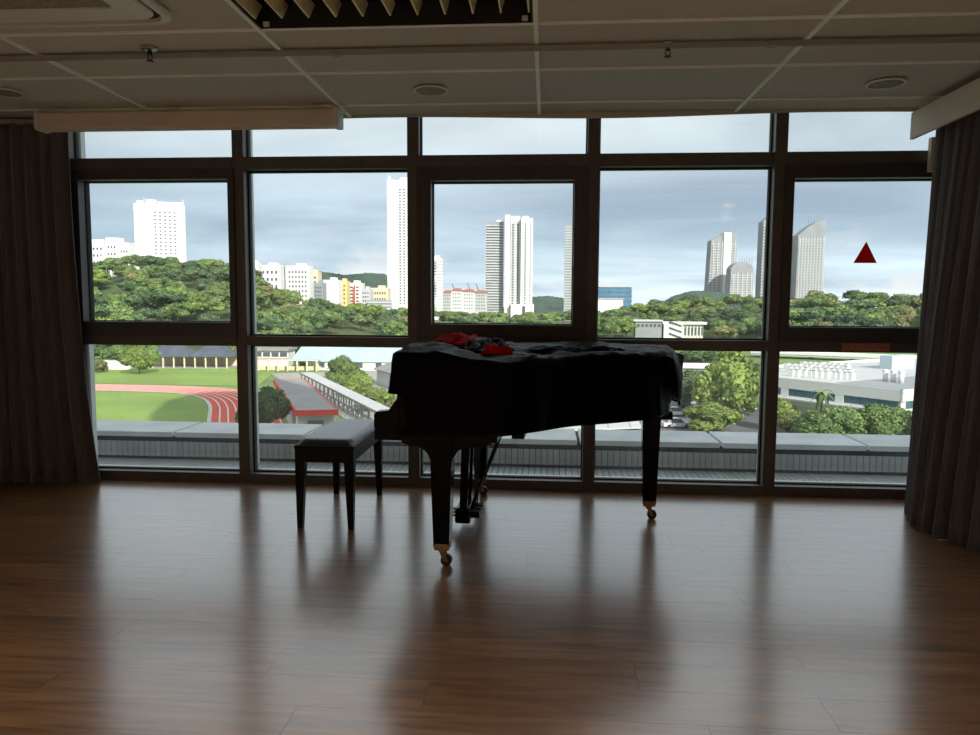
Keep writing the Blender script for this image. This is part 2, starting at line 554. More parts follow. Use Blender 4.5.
# edge of the ceiling along the glazing, sagging a little between hangers
bb = B()
n = 80
ea, eb, ec, ed = [], [], [], []
for i in range(n + 1):
    x = WL + (WR - WL) * i / n
    sag = -0.014 - 0.008 * math.sin((x + 0.25) * 2.6) - 0.006 * math.sin(x * 1.1 + 1)
    ea.append(bb.bm.verts.new((x, YE, ZC + sag))); eb.append(bb.bm.verts.new((x, YE, ZC + 0.20)))
    ec.append(bb.bm.verts.new((x, YE + 0.015, ZC + sag))); ed.append(bb.bm.verts.new((x, YE + 0.015, ZC + 0.20)))
for i in range(n):
    for a, b in ((ea, eb), (eb, ed), (ed, ec), (ec, ea)):
        bb.bm.faces.new((a[i], a[i + 1], b[i + 1], b[i]))
bb.obj('edge_trim', 'tile', ce)
struct(box('trim_1', 'dark', None, WL - 0.2, WR + 0.2, 4.70, 4.95, 2.74, 2.90))

# ---- glazing wall
MX = [-3.205, -2.017, -0.862, 0.286, 1.433, 2.604]
Z = dict(sill=0.062, tr0=0.930, tr1=0.992, tb0=2.078, tb1=2.158, top=2.74)
FI, FO = 4.745, 4.885        # inner and outer face of the frame
MW = 0.038                   # half width of a mullion
mull_mesh = B().box(-MW, MW, FI, FO, 0, Z['top'], 0.004).mesh('mullion')


def rect_frame(name, m, parent, x0, x1, z0, z1, w, y0, y1):
    g = B()
    g.box(x0, x1, y0, y1, z0, z0 + w).box(x0, x1, y0, y1, z1 - w, z1)
    g.box(x0, x0 + w, y0, y1, z0 + w, z1 - w).box(x1 - w, x1, y0, y1, z0 + w, z1 - w)
    return g.obj(name, m, parent)


def pane(parent, x0, x1, z0, z1, y):
    box('glass_pane', 'glass', parent, x0, x1, y - 0.003, y + 0.003, z0, z1)


for k in range(5):
    w = anchor('window_%d' % (k + 1))
    x0, x1 = MX[k] + MW, MX[k + 1] - MW
    link('mullion', mull_mesh, 'alu', w, (MX[k], 0, 0))
    if k == 4:
        link('mullion', mull_mesh, 'alu', w, (MX[5], 0, 0))
    box('bottom_rail', 'alu', w, x0, x1, FI, FO, 0.0, Z['sill'])
    box('outer_sill', 'silver', w, x0, x1, FO, FO + 0.06, Z['sill'] - 0.03, Z['sill'] - 0.006)
    box('transom', 'alu', w, x0, x1, FI, FO, Z['tr0'], Z['tr1'])
    box('upper_transom', 'alu', w, x0, x1, FI, FO, Z['tb0'], Z['tb1'])
    for zz0, zz1 in ((Z['sill'], Z['tr0']), (Z['tb1'], Z['top'])):
        pane(w, x0, x1, zz0, zz1, 4.83)
        rect_frame('glazing_bead', 'gasket', w, x0, x1, zz0, zz1, 0.008, 4.81, 4.85)
    if k in (0, 2, 4):
        gx0, gx1 = {0: (-3.100, -2.082), 2: (-0.744, 0.168), 4: (1.514, 2.49)}[k]
        gz0, gz1 = 1.082, (2.016 if k == 0 else 1.996)
        g = B()
        ya, yb = FI - 0.018, FO - 0.03
        sx0, sx1, sz0, sz1 = x0 - 0.012, x1 + 0.012, Z['tr1'] - 0.006, Z['tb0'] + 0.006
        g.box(sx0, sx1, ya, yb, sz0, gz0).box(sx0, sx1, ya, yb, gz1, sz1)
        g.box(sx0, gx0, ya, yb, gz0, gz1).box(gx1, sx1, ya, yb, gz0, gz1)
        s = g.obj('sash_frame', 'sash', w)
        rect_frame('sash_gasket', 'gasket', s, gx0, gx1, gz0, gz1, 0.006, 4.80, 4.845)
        pane(s, gx0, gx1, gz0, gz1, 4.83)
    else:
        pane(w, x0, x1, Z['tr1'], Z['tb0'], 4.83)
        rect_frame('glazing_bead', 'gasket', w, x0, x1, Z['tr1'], Z['tb0'], 0.010, 4.81, 4.85)
        # pale weather fins on the outer side of the fixed lights
    box('outer_fin', 'silver', w, MX[k] - 0.018, MX[k] + 0.018, FO, FO + 0.075, 0.09, Z['top'])
struct(box('trim_2', 'alu', None, WL, MX[0] - MW, FI, FO, 0, 2.74))
struct(box('trim_3', 'alu', None, MX[5] + MW, WR, FI, FO, 0, 2.74))

# right pelmet and its return piece
struct(box('trim_4', 'cream', None, 2.148, 2.170, 0.2, 4.66, 2.205, 2.335, 0.002))
struct(box('trim_5', 'cream', None, 2.275, 2.315, 4.66, 4.70, 2.02, 2.22, 0.002))

struct(box('trim_6', 'cream', None, 2.150, WR, 0.2, 4.66, 2.3355, 2.360))

# building around the room
struct(box('wall_outer_lower', 'bpale', None, -30, 40, -20, 4.9, -17, -0.35))
struct(box('wall_outer_upper', 'bpale', None, -30, 40, -20, 4.95, 2.92, 26))
struct(box('wall_outer_side', 'bpale', None, WR + 0.21, 40, -20, 4.9, -0.35, 2.92))
struct(box('wall_outer_flank', 'bpale', None, -30, WL - 0.21, -20, 4.9, -0.35, 2.92))
struct(box('wall_outer_rear', 'bpale', None, WL - 0.2, WR + 0.2, -20, YB - 0.21, -0.35, 2.92))

COP0, COPS = 0.32, 1.295
# ---- ledge outside with tiled parapet
WY = 6.86
pa = struct(box('parapet_wall', 'joint_shade', None, -7.5, 7.5, WY + 0.012, WY + 0.32, -1.2, -0.016))
tm = B().box(0.003, 0.0535, WY, WY + 0.012, -0.228, -0.082, 0.0).mesh('wall_tile')  # bare dark strip above the tiles stands in for the coping's shadow
lf = struct(box('ledge_floor', 'joint_shade', None, -7.5, 7.5, 4.9, WY + 0.012, -0.34, -0.268))
fm = B().box(0.004, 0.0525, 5.0, WY - 0.03, -0.268, -0.25).mesh('floor_slat')
for i in range(146):
    x = -4.55 + i * 0.0565
    link('wall_tile', tm, 'walltile', pa, (x, 0, 0))
    link('floor_slat', fm, 'walltile', lf, (x, 0, 0))
cm = B().box(0.010, 1.275, WY - 0.11, 7.36, -0.016, 0.034, 0.006).mesh('coping_slab')
for i in range(-5, 5):
    link('coping_slab', cm, 'coping', pa, (COP0 + i * COPS, 0, 0))

pa.location.z = -0.07
lf.location.z = -0.07

# ================================================================== GRAND PIANO
PR = math.radians(-2.9)
PLOC = (-0.435, 3.955, 0.0)
piano = thing('grand_piano', 'black lacquered baby grand piano on brass casters before the window wall', 'piano', PLOC, PR)
HW = 0.725


def smooth_poly(pts, seg=6):
    """open Catmull-Rom through 2-D points"""
    out = []
    n = len(pts)
    for i in range(n - 1):
        p0 = Vector(pts[max(i - 1, 0)]); p1 = Vector(pts[i]); p2 = Vector(pts[i + 1]); p3 = Vector(pts[min(i + 2, n - 1)])
        for k in range(seg):
            t = k / seg
            out.append(0.5 * ((2 * p1) + (p2 - p0) * t + (2 * p0 - 5 * p1 + 4 * p2 - p3) * t * t + (3 * p1 - p0 - 3 * p2 + p3) * t ** 3))
    out.append(Vector(pts[-1]))
    return out


bent = smooth_poly([(0.12, -HW), (0.26, -HW + 0.015), (0.42, -0.56), (0.58, -0.38), (0.80, -0.235), (0.98, -0.09), (1.08, 0.08), (1.13, 0.27), (1.135, 0.45), (1.10, 0.62), (1.02, 0.70), (0.90, HW)])
OUT = [Vector((-0.19, -HW))] + bent + [Vector((-0.19, HW))]

B().prism(OUT, 0.625, 0.925).obj('case_rim', 'lacquer', piano)
lidp = [Vector(((p.x - 0.48) * 1.012 + 0.48, p.y * 1.012)) for p in OUT]
B().prism(lidp, 0.927, 0.950).obj('lid', 'lacquer', piano)
box('keybed', 'lacquer', piano, -0.300, 0.262, -HW, HW, 0.598, 0.655, 0.004)
for s in (-1, 1):
    g = B()
    y0, y1 = (s * HW, s * (HW - 0.055)) if s < 0 else (s * (HW - 0.055), s * HW)
    prof = [(-0.300, 0.655), (-0.18, 0.655), (-0.18, 0.80), (-0.205, 0.775), (-0.232, 0.735), (-0.290, 0.728), (-0.300, 0.715)]
    g.hexa([(x, y0, z) for x, z in prof], [(x, y1, z) for x, z in prof])
    g.obj('cheek_arm', 'lacquer', piano)
box('keyslip', 'lacquer', piano, -0.294, -0.276, -HW + 0.055, HW - 0.055, 0.655, 0.690, 0.003)
g = B()
prof = [(-0.276, 0.690), (-0.19, 0.690), (-0.19, 0.86), (-0.200, 0.86), (-0.216, 0.725), (-0.276, 0.712)]
g.hexa([(x, -HW + 0.056, z) for x, z in prof], [(x, HW - 0.056, z) for x, z in prof]).obj('fallboard', 'lacquer', piano)
box('soundboard_beam', 'satin', piano, 0.30, 0.36, -0.45, HW - 0.05, 0.57, 0.625)
box('rear_beam', 'satin', piano, 0.36, 1.05, 0.24, 0.30, 0.575, 0.625)

caster_wheel = None


def piano_leg(x, y, ztop, bracket):
    h0 = 0.105
    t, b = 0.052, 0.037
    g = B().hexa([(x - b, y - b, h0), (x + b, y - b, h0), (x + b, y + b, h0), (x - b, y + b, h0)],
                 [(x - t, y - t, ztop), (x + t, y - t, ztop), (x + t, y + t, ztop), (x - t, y + t, ztop)])
    leg = g.obj('leg', 'lacquer', piano)
    # brass ferrule, fork and wheel
    B().hexa([(x - b + .004, y - b + .004, h0 - .026), (x + b - .004, y - b + .004, h0 - .026), (x + b - .004, y + b - .004, h0 - .026), (x - b + .004, y + b - .004, h0 - .026)],
             [(x - b - .002, y - b - .002, h0 + .006), (x + b + .002, y - b - .002, h0 + .006), (x + b + .002, y + b + .002, h0 + .006), (x - b - .002, y + b + .002, h0 + .006)]).obj('ferrule', 'brass', leg)
    g = B()
    g.lathe([(0.016, h0 - 0.045), (0.02, h0 - 0.036), (0.02, h0 - 0.026)], 12, (x, y, 0))
    for s in (-1, 1):
        g.hexa([(x - .012, y + s * .017 - .002, h0 - .038), (x + .012, y + s * .017 - .002, h0 - .038), (x + .012, y + s * .017 + .002, h0 - .038), (x - .012, y + s * .017 + .002, h0 - .038)][::1],
               [(x + .006, y + s * .017 - .002, .022), (x + .030, y + s * .017 - .002, .022), (x + .030, y + s * .017 + .002, .022), (x + .006, y + s * .017 + .002, .022)])
    g.obj('caster_fork', 'brass', leg)
    B().tube((x + 0.018, y - 0.014, 0.026), (x + 0.018, y + 0.014, 0.026), 0.026, seg=20).obj('caster_wheel', 'bronze', leg)
    if bracket:
        # arched bracket running along the keybed on both sides of the leg top
        g = B()
        pts = [(-0.175, ztop), (0.245, ztop)]
        arc = []
        for i in range(9):
            a = math.pi / 2 * i / 8
            arc.append((x + 0.048 + 0.085 * (1 - math.sin(a)), ztop - 0.03 - 0.085 * (1 - math.cos(a))))
        left = []
        for i in range(9):
            a = math.pi / 2 * (8 - i) / 8
            left.append((x - 0.048 - 0.085 * (1 - math.sin(a)), ztop - 0.03 - 0.085 * (1 - math.cos(a))))
        prof = [(-0.185, ztop), (-0.185, ztop - 0.018), (-0.145, ztop - 0.03)] + left[::-1][::-1] + [(x + (q[0] - x), q[1]) for q in arc[::-1]] + [(0.20, ztop - 0.026), (0.235, ztop)]
        # keep the profile ordered left to right along the underside
        low = [(-0.185, ztop - 0.016), (-0.15, ztop - 0.03)]
        L_ = sorted([(x - 0.048 - 0.085 * (1 - math.sin(math.pi / 2 * i / 8)), ztop - 0.03 - 0.085 * (1 - math.cos(math.pi / 2 * i / 8))) for i in range(9)])
        R_ = sorted([(x + 0.048 + 0.085 * (1 - math.sin(math.pi / 2 * i / 8)), ztop - 0.03 - 0.085 * (1 - math.cos(math.pi / 2 * i / 8))) for i in range(9)])
        low += L_ + R_ + [(0.20, ztop - 0.028), (0.232, ztop - 0.012)]
        poly = [(-0.185, ztop)] + low + [(0.232, ztop)]
        g.hexa([(px, y - 0.040, pz) for px, pz in poly], [(px, y + 0.040, pz) for px, pz in poly])
        g.obj('leg_bracket', 'lacquer', leg)
    return leg


piano_leg(0.0, -0.64, 0.598, True)
piano_leg(0.0, 0.64, 0.598, True)
piano_leg(1.02, 0.26, 0.625, False)
box('tail_leg_block', 'lacquer', piano, 0.93, 1.13, 0.17, 0.36, 0.585, 0.626, 0.003)

# pedal lyre
lyre = box('pedal_box', 'lacquer', piano, -0.035, 0.050, -0.13, 0.13, 0.040, 0.125, 0.012)
for yy in (-0.075, 0.075):
    B().hexa([(-.013, yy - .02, .12), (0.027, yy - .02, .12), (0.027, yy + .02, .12), (-.013, yy + .02, .12)],
             [(0.0, yy - .024, .60), (0.046, yy - .024, .60), (0.046, yy + .024, .60), (0.0, yy + .024, .60)]).obj('lyre_pillar', 'lacquer', piano)
for yy in (-0.07, 0.0, 0.07):
    B().tube((0.060, yy + 0.008, 0.10), (0.075, yy + 0.008, 0.60), 0.004, seg=8).obj('pedal_rod', 'bronze', piano)
    g = B()
    g.hexa([(-0.15, yy - .026, .058), (-0.12, yy - .026, .058), (-.035, yy - .012, .068), (-.035, yy + .012, .068), (-0.12, yy + .026, .058), (-0.15, yy + .026, .058)],
           [(-0.15, yy - .024, .066), (-0.12, yy - .024, .068), (-.035, yy - .012, .080), (-.035, yy + .012, .080), (-0.12, yy + .024, .068), (-0.15, yy + .024, .066)])
    g.obj('pedal', 'brass', piano)
    B().box(0.050, 0.095, yy - 0.02, yy + 0.02, 0.065, 0.10).obj('pedal_lever_end', 'satin', piano)
for yy in (-0.09, 0.09):
    B().tube((0.045, yy, 0.11), (0.232, yy * 1.5, 0.600), 0.0065, seg=8).obj('lyre_brace', 'lacquer', piano)

# ---- cover draped over the piano
cov = thing('piano_cover', 'black cloth cover with red lining draped over the grand piano', 'piano cover', PLOC, PR)


def fbm(x, y, z, o=4):
    return mnoise.fractal(Vector((x, y, z)), 0.8, 2.0, o)


def resample(poly, n):
    pts = poly + [poly[0]]
    L = [0.0]
    for a, b in zip(pts, pts[1:]):
        L.append(L[-1] + (b - a).length)
    out = []
    for i in range(n):
        s = L[-1] * i / n
        k = 0
        while L[k + 1] < s:
            k += 1
        t = (s - L[k]) / max(L[k + 1] - L[k], 1e-9)
        out.append(pts[k].lerp(pts[k + 1], t))
    return out


COUT = [Vector((-0.20, -HW)), Vector((-0.225, -HW + 0.02))]
base = [Vector((-0.20, -HW)), ] + [p.copy() for p in bent] + [Vector((-0.20, HW))]
NP = 340
rs = resample(base, NP)
cen = Vector((0.40, 0.10))
bm = bmesh.new()
ctop = 0.954
rings = []
normals = []
for i in range(NP):
    t = (rs[(i + 1) % NP] - rs[i - 1])
    normals.append(Vector((t.y, -t.x)).normalized())
# the folded double layer at the keyboard end stands higher
def front_lift(x):
    t = max(0, min(1, (0.16 - x) / 0.2))
    return 0.030 * t * t * (3 - 2 * t)


# top rings
for f in (0.06, 0.16, 0.28, 0.40, 0.52, 0.63, 0.73, 0.81, 0.88, 0.93, 0.97, 0.993):
    r = []
    for i in range(NP):
        p = cen.lerp(rs[i], f)
        wr = fbm(p.x * 3.2, p.y * 6.0, 1.7) * 0.016 + abs(fbm(p.x * 7, p.y * 11, 9.2, 3)) * 0.012
        edge = max(0.0, (f - 0.8) / 0.2)
        z = ctop + 0.012 + max(-0.010, wr) + 0.008 * (1 - edge) + front_lift(p.x)
        r.append(bm.verts.new((p.x, p.y, z)))
    rings.append(r)


def hem(p, i):
    """height of the lower edge round the outline"""
    if p.x < -0.16:                       # over the fallboard
        return 0.806 + 0.006 * math.sin(p.y * 15)
    if p.x < 0.0 and p.y < 0:
        return 0.806 + (0.640 - 0.806) * min(1, (p.x + 0.16) / 0.02)
    if p.x < 0.0:
        return 0.70
    z = 0.640 + 0.006 * math.sin(i * 0.21)
    if p.x > 1.06 and -0.15 < p.y < 0.5:    # tail: lifted skirt with a hanging tip
        z = 0.66 + 0.05 * math.sin((p.y + 0.1) * 9)
        z = max(z, 0.652)
    return z


NS = 16
for k in range(NS + 1):
    f = k / NS
    r = []
    for i in range(NP):
        p, n = rs[i], normals[i]
        zt = ctop + 0.006 + max(-0.008, fbm(p.x * 3.2, p.y * 6.0, 1.7) * 0.012) + front_lift(p.x)
        z = zt + (hem(p, i) - zt) * f
        s = i * 0.065
        fold = (0.5 + 0.5 * math.sin(s * 5.2 + 2.0 * fbm(s * 0.6, 0, 3.0))) * 0.016 * f + 0.010 * fbm(s * 1.3, z * 4, 7.0) * f
        off = 0.012 + min(1, f * 5) * 0.006 + max(-0.004, fold)
        if p.x > 1.0 and -0.2 < p.y < 0.62:
            off += 0.018 * f * max(0, math.sin((p.y + 0.2) * 3.8))
        if p.y > HW - 0.03:
            off = min(off, 0.018)
        r.append(bm.verts.new((p.x + n.x * off, p.y + n.y * off, z)))
    rings.append(r)
c0 = bm.verts.new((cen.x, cen.y, ctop + 0.018))
for i in range(NP):
    bm.faces.new((c0, rings[0][i], rings[0][(i + 1) % NP]))
for a, b in zip(rings, rings[1:]):
    for i in range(NP):
        j = (i + 1) % NP
        bm.faces.new((a[i], b[i], b[j], a[j]))
for f in bm.faces:
    f.smooth = True
bmesh.ops.recalc_face_normals(bm, faces=bm.faces[:])
me = bpy.data.meshes.new('cover_cloth')
bm.to_mesh(me); bm.free()
cloth = link('cover_cloth', me, 'cover', cov)

# hanging corner of cloth at the tail
g = B()
tip = [(1.08, -0.02), (1.125, 0.05), (1.15, 0.14), (1.165, 0.25)]
up, lo = [], []
for i in range(13):
    t = i / 12
    k = min(int(t * 3), 2); u = t * 3 - k
    p = Vector(tip[k]).lerp(Vector(tip[k + 1]), u)
    wv = 0.010 * math.sin(t * 14)
    up.append((p.x - 0.02, p.y, 0.955))
    lo.append((p.x + 0.012 + wv, p.y - 0.02 + wv, 0.90 - 0.19 * max(0, math.sin(t * math.pi)) ** 0.8))
va = [g.bm.verts.new(p) for p in up]
vb = [g.bm.verts.new(((p[0] + q[0]) / 2 + 0.024, (p[1] + q[1]) / 2 - 0.01, (p[2] + q[2]) / 2 + 0.01)) for p, q in zip(up, lo)]
vc = [g.bm.verts.new(p) for p in lo]
for a, b in ((va, vb), (vb, vc)):
    for i in range(12):
        g.bm.faces.new((a[i], a[i + 1], b[i + 1], b[i])).smooth = True
o = g.obj('hanging_corner', 'cover', cov)
md = o.modifiers.new('t', 'SOLIDIFY'); md.thickness = 0.006


def crumple(name, m, pts, nu, nv, hgt, seed, lift=0.0):
    """wrinkled cloth patch over a quad of local points (x,y); edges touch the cover"""
    g = B()
    a, b, c, d = [Vector(p) for p in pts]
    V = []
    for i in range(nu + 1):
        row = []
        for j in range(nv + 1):
            u, v = i / nu, j / nv
            p = a.lerp(b, u).lerp(d.lerp(c, u), v)
            w = min(1, 5 * min(u, 1 - u)) * min(1, 4 * min(v, 1 - v))
            rg = abs(math.sin((u * 2.1 + v * 3.3 + seed) * 2.6 + 1.3 * fbm(u * 2, v * 2, seed)))
            z = ctop + 0.022 + lift + front_lift(p.x) + w * hgt * (0.35 + 0.65 * rg) + 0.012 * fbm(u * 6, v * 6, seed * 2)
            p = p + Vector((0.03 * fbm(u * 3, v * 3, seed + 5), 0.03 * fbm(u * 3, v * 3, seed + 8)))
            row.append(g.bm.verts.new((p.x, p.y, max(z, ctop + 0.012))))
        V.append(row)
    for i in range(nu):
        for j in range(nv):
            g.bm.faces.new((V[i][j], V[i + 1][j], V[i + 1][j + 1], V[i][j + 1])).smooth = True
    o = g.obj(name, m, cov)
    md = o.modifiers.new('t', 'SOLIDIFY'); md.thickness = 0.004
    return o


f1 = crumple('folded_flap', 'cover', [(-0.22, -0.45), (0.42, -0.52), (0.34, 0.20), (-0.20, 0.18)], 44, 40, 0.030, 1.0)
l1 = crumple('red_lining_fold', 'lining', [(-0.12, -0.33), (0.08, -0.38), (0.15, 0.12), (-0.03, 0.10)], 30, 30, 0.040, 2.0, 0.020)
l2 = crumple('red_lining_fold', 'lining', [(0.155, -0.53), (0.285, -0.55), (0.315, -0.41), (0.185, -0.39)], 18, 14, 0.034, 3.4, 0.008)
f2 = crumple('crumpled_fold', 'cover', [(0.05, -0.46), (0.17, -0.50), (0.27, 0.05), (0.11, 0.02)], 20, 26, 0.050, 4.2, 0.012)
f3 = crumple('crumpled_fold', 'cover', [(0.26, -0.46), (0.80, -0.12), (0.86, 0.02), (0.30, -0.22)], 40, 20, 0.026, 5.2)
l1['label'] = l2['label'] = 'red lining turned outwards'

# ================================================================== BENCH
bench = thing('piano_bench', 'black wooden piano bench with padded vinyl seat at the keyboard', 'bench', (-1.180, 4.175, 0), math.radians(0.8))
bw, bl = 0.163, 0.385
for sx in (-1, 1):
    for sy in (-1, 1):
        x, y = sx * (bw - 0.030), sy * (bl - 0.030)
        t, b = 0.026, 0.015
        ox, oy = x + sx * 0.006, y + sy * 0.006
        B().hexa([(ox - b, oy - b, 0), (ox + b, oy - b, 0), (ox + b, oy + b, 0), (ox - b, oy + b, 0)],
                 [(x - t, y - t, 0.36), (x + t, y - t, 0.36), (x + t, y + t, 0.36), (x - t, y + t, 0.36)]).box(x - t, x + t, y - t, y + t, 0.36, 0.437).obj('leg', 'satin', bench)
for s in (-1, 1):
    box('apron', 'satin', bench, s * (bw - 0.02) - 0.010, s * (bw - 0.02) + 0.010, -bl + 0.05, bl - 0.05, 0.365, 0.436)
    box('apron', 'satin', bench, -bw + 0.05, bw - 0.05, s * (bl - 0.02) - 0.010, s * (bl - 0.02) + 0.010, 0.365, 0.436)
box('seat_frame', 'satin', bench, -bw, bw, -bl, bl, 0.437, 0.455, 0.003)
g = B()
n = 14
V = []
for i in range(n + 1):
    r = []
    for j in range(2 * n + 1):
        u, v = i / n * 2 - 1, j / (2 * n) * 2 - 1
        e = min(1, (1 - abs(u)) * 5) * min(1, (1 - abs(v)) * 10)
        e = math.sin(e * math.pi / 2)
        r.append(g.bm.verts.new((u * (bw - 0.006), v * (bl - 0.006), 0.456 + 0.030 * e)))
    V.append(r)
for i in range(n):
    for j in range(2 * n):
        g.bm.faces.new((V[i][j], V[i + 1][j], V[i + 1][j + 1], V[i][j + 1])).smooth = True
g.obj('cushion', 'vinyl', bench)

# ================================================================== CURTAINS
def curtain(name, label, top, bot, z1, z0, folds, amp, seed, nu=420, nv=26, shape=1.6):
    """pleated sheet hanging from a plan path `top` to a plan path `bot`"""
    g = B()
    T = resample_open([Vector(p) for p in top], nu)
    Q = resample_open([Vector(p) for p in bot], nu)
    rows = []
    for k in range(nv + 1):
        f = k / nv
        row = []
        w = f ** shape
        for i in range(nu + 1):
            u = i / nu
            p = T[i].lerp(Q[i], w)
            a, b = T[max(i - 1, 0)].lerp(Q[max(i - 1, 0)], w), T[min(i + 1, nu)].lerp(Q[min(i + 1, nu)], w)
            t = (b - a).normalized(); nn = Vector((t.y, -t.x))
            ph = u * folds * 2 * math.pi + 1.6 * fbm(u * 5, f * 0.6, seed) + 0.5 * f * math.sin(u * 9 + seed)
            am = amp * (0.55 + 0.45 * fbm(u * 7, 2, seed + 2)) * (0.65 + 0.55 * f)
            off = am * math.sin(ph) + 0.3 * am * math.sin(2 * ph + 1)
            side = 0.25 * am * math.cos(ph)
            row.append(g.bm.verts.new((p.x + nn.x * off + t.x * side, p.y + nn.y * off + t.y * side, z1 + (z0 - z1) * f)))
        rows.append(row)
    for a, b in zip(rows, rows[1:]):
        for i in range(nu):
            g.bm.faces.new((a[i], a[i + 1], b[i + 1], b[i])).smooth = True
    root = thing(name, label, 'curtain', (0, 0, 0))
    o = g.obj('cloth', 'curtain', root)
    md = o.modifiers.new('t', 'SOLIDIFY'); md.thickness = 0.003
    # heading tape
    tp = [(p.x, p.y) for p in T[::20]]
    g = B()
    for a, b in zip(tp, tp[1:]):
        d = (Vector(b) - Vector(a)).normalized(); n_ = Vector((d.y, -d.x)) * 0.008
        q = [Vector(a) - n_, Vector(b) - n_, Vector(b) + n_, Vector(a) + n_]
        g.hexa([(p.x, p.y, z1 - 0.004) for p in q], [(p.x, p.y, z1 + 0.028) for p in q])
    g.obj('heading_track', 'track', root)
    return root


def resample_open(pts, n):
    L = [0.0]
    for a, b in zip(pts, pts[1:]):
        L.append(L[-1] + (b - a).length)
    out = []
    for i in range(n + 1):
        s = L[-1] * i / n
        k = 0
        while k < len(pts) - 2 and L[k + 1] < s:
            k += 1
        t = (s - L[k]) / max(L[k + 1] - L[k], 1e-9)
        out.append(pts[k].lerp(pts[k + 1], min(t, 1)))
    return out


curtain('curtain', 'dark grey pleated curtain gathered at the end with the projector screen casing',
        [(-3.85, 4.60), (-3.11, 4.66)], [(-3.88, 4.52), (-2.97, 4.62)], 2.36, 0.004, 8, 0.040, 1.0, shape=2.6)
curtain('curtain', 'dark grey pleated curtain hanging under the cream pelmet beside the red triangle window',
        [(2.275, 4.60), (2.255, 4.30), (2.26, 3.6), (2.28, 2.7)],
        [(2.19, 4.50), (2.08, 4.24), (2.05, 4.04), (2.10, 3.82), (2.18, 3.55), (2.30, 2.75)], 2.30, 0.0015, 16, 0.045, 4.0, nu=640, shape=1.0)

# ================================================================== CEILING THINGS
# recessed louvre lights: the one in view is off, the unseen rear ones are added to brighten the room
LH = None
def ceiling_light(x0, y0, label, lit, group=None):
    lx0, lx1, ly0, ly1 = x0 + 0.015, x0 + 1.188, y0 + 0.016, y0 + 0.602
    lt = thing('ceiling_light', label, 'light fitting', ((lx0 + lx1) / 2, (ly0 + ly1) / 2, ZC), 0, group)
    hw, hd = (lx1 - lx0) / 2, (ly1 - ly0) / 2
    g = B()
    g.box(-hw, hw, -hd, hd, 0.125, 0.13)
    for s in (-1, 1):
        g.box(s * hw - 0.004, s * hw + 0.004, -hd, hd, 0.0, 0.13)
        g.box(-hw, hw, s * hd - 0.004, s * hd + 0.004, 0.0, 0.13)
    g.obj('housing', 'dark', lt)
    NBL = 11
    y0, y1 = -hd + 0.02, hd - 0.10
    me = B().hexa([(-0.003, y0, 0.004), (0.003, y0, 0.004), (0.003, y1, 0.004), (-0.003, y1, 0.004)],
                  [(-0.012, y0, 0.075), (0.012, y0, 0.075), (0.012, y1 + 0.05, 0.075), (-0.012, y1 + 0.05, 0.075)]).mesh('louvre_blade')
    for i in range(NBL):
        link('louvre_blade', me, 'louvre', lt, (-hw + 0.012 + (2 * hw - 0.024) * i / (NBL - 1), 0, 0))
    box('front_lip', 'tbar', lt, -hw, hw, hd - 0.002, hd + 0.006, -0.003, 0.012)
    for yy in (-hd + 0.02, -0.06):
        B().hexa([(-hw + .01, yy - .003, .006), (hw - .01, yy - .003, .006), (hw - .01, yy + .003, .006), (-hw + .01, yy + .003, .006)],
                 [(-hw + .01, yy - .02, .085), (hw - .01, yy - .02, .085), (hw - .01, yy + .02, .085), (-hw + .01, yy + .02, .085)]).obj('reflector_strip', 'louvre', lt)
    for yy in (-0.16, 0.08):
        B().tube((-hw + .03, yy, .105), (hw - .03, yy, .105), 0.013).obj('tube_lamp', 'added_tube_on' if lit else 'white', lt)
    for xx in (-hw + 0.03, hw - 0.03):
        box('latch', 'white', lt, xx - 0.012, xx + 0.012, hd - 0.03, hd - 0.018, 0.002, 0.02)
    if lit:
        al = bpy.data.lights.new('added_ceiling_lamp', 'AREA')  # extra light source, only in the added rear fittings
        al.shape = 'RECTANGLE'; al.size = 1.05; al.size_y = 0.45
        al.energy = LAMP_W; al.color = (1.0, 0.95, 0.87); al.spread = math.radians(120)
        lo = bpy.data.objects.new('added_lamp', al); COL.objects.link(lo)
        lo.parent = lt; lo.location = (0, 0, -0.004)


LAMP_W = 10.5
ceiling_light(-1.262, 2.621, 'recessed ceiling light with golden angled louvre blades, switched off', False)
for fx, fy in ADDED_LIT:
    ceiling_light(fx, fy, 'unseen lit ceiling fitting added at the rear to brighten the room', True, 'unseen ceiling fittings added to brighten the room')

# air conditioning cassette
ac = thing('air_conditioner', 'ceiling cassette air conditioner with rounded frame and grey grille', 'air conditioner', ((AC[0] + AC[1]) / 2, (AC[2] + AC[3]) / 2, ZC))
def rrect(hx, hy, r, n=8):
    out = []
    for cx, cy, a0 in ((hx - r, hy - r, 0), (-hx + r, hy - r, 90), (-hx + r, -hy + r, 180), (hx - r, -hy + r, 270)):
        for i in range(n + 1):
            a = math.radians(a0 + 90 * i / n)
            out.append((cx + r * math.cos(a), cy + r * math.sin(a)))
    return out
ah = (AC[1] - AC[0]) / 2; av = (AC[3] - AC[2]) / 2
def ring(name, m, o_, i_, z0, z1, parent):
    g = B()
    n = len(o_)
    a = [g.bm.verts.new((p[0], p[1], z1)) for p in o_]
    b = [g.bm.verts.new((p[0], p[1], z0 + 0.006)) for p in o_]
    c = [g.bm.verts.new((p[0] * 0.985, p[1] * 0.985, z0)) for p in o_]
    d = [g.bm.verts.new((p[0], p[1], z0)) for p in i_]
    e = [g.bm.verts.new((p[0], p[1], z1)) for p in i_]
    for q, w in ((a, b), (b, c), (c, d), (d, e), (e, a)):
        for i in range(n):
            g.bm.faces.new((q[i], q[(i + 1) % n], w[(i + 1) % n], w[i]))
    return g.obj(name, m, parent)
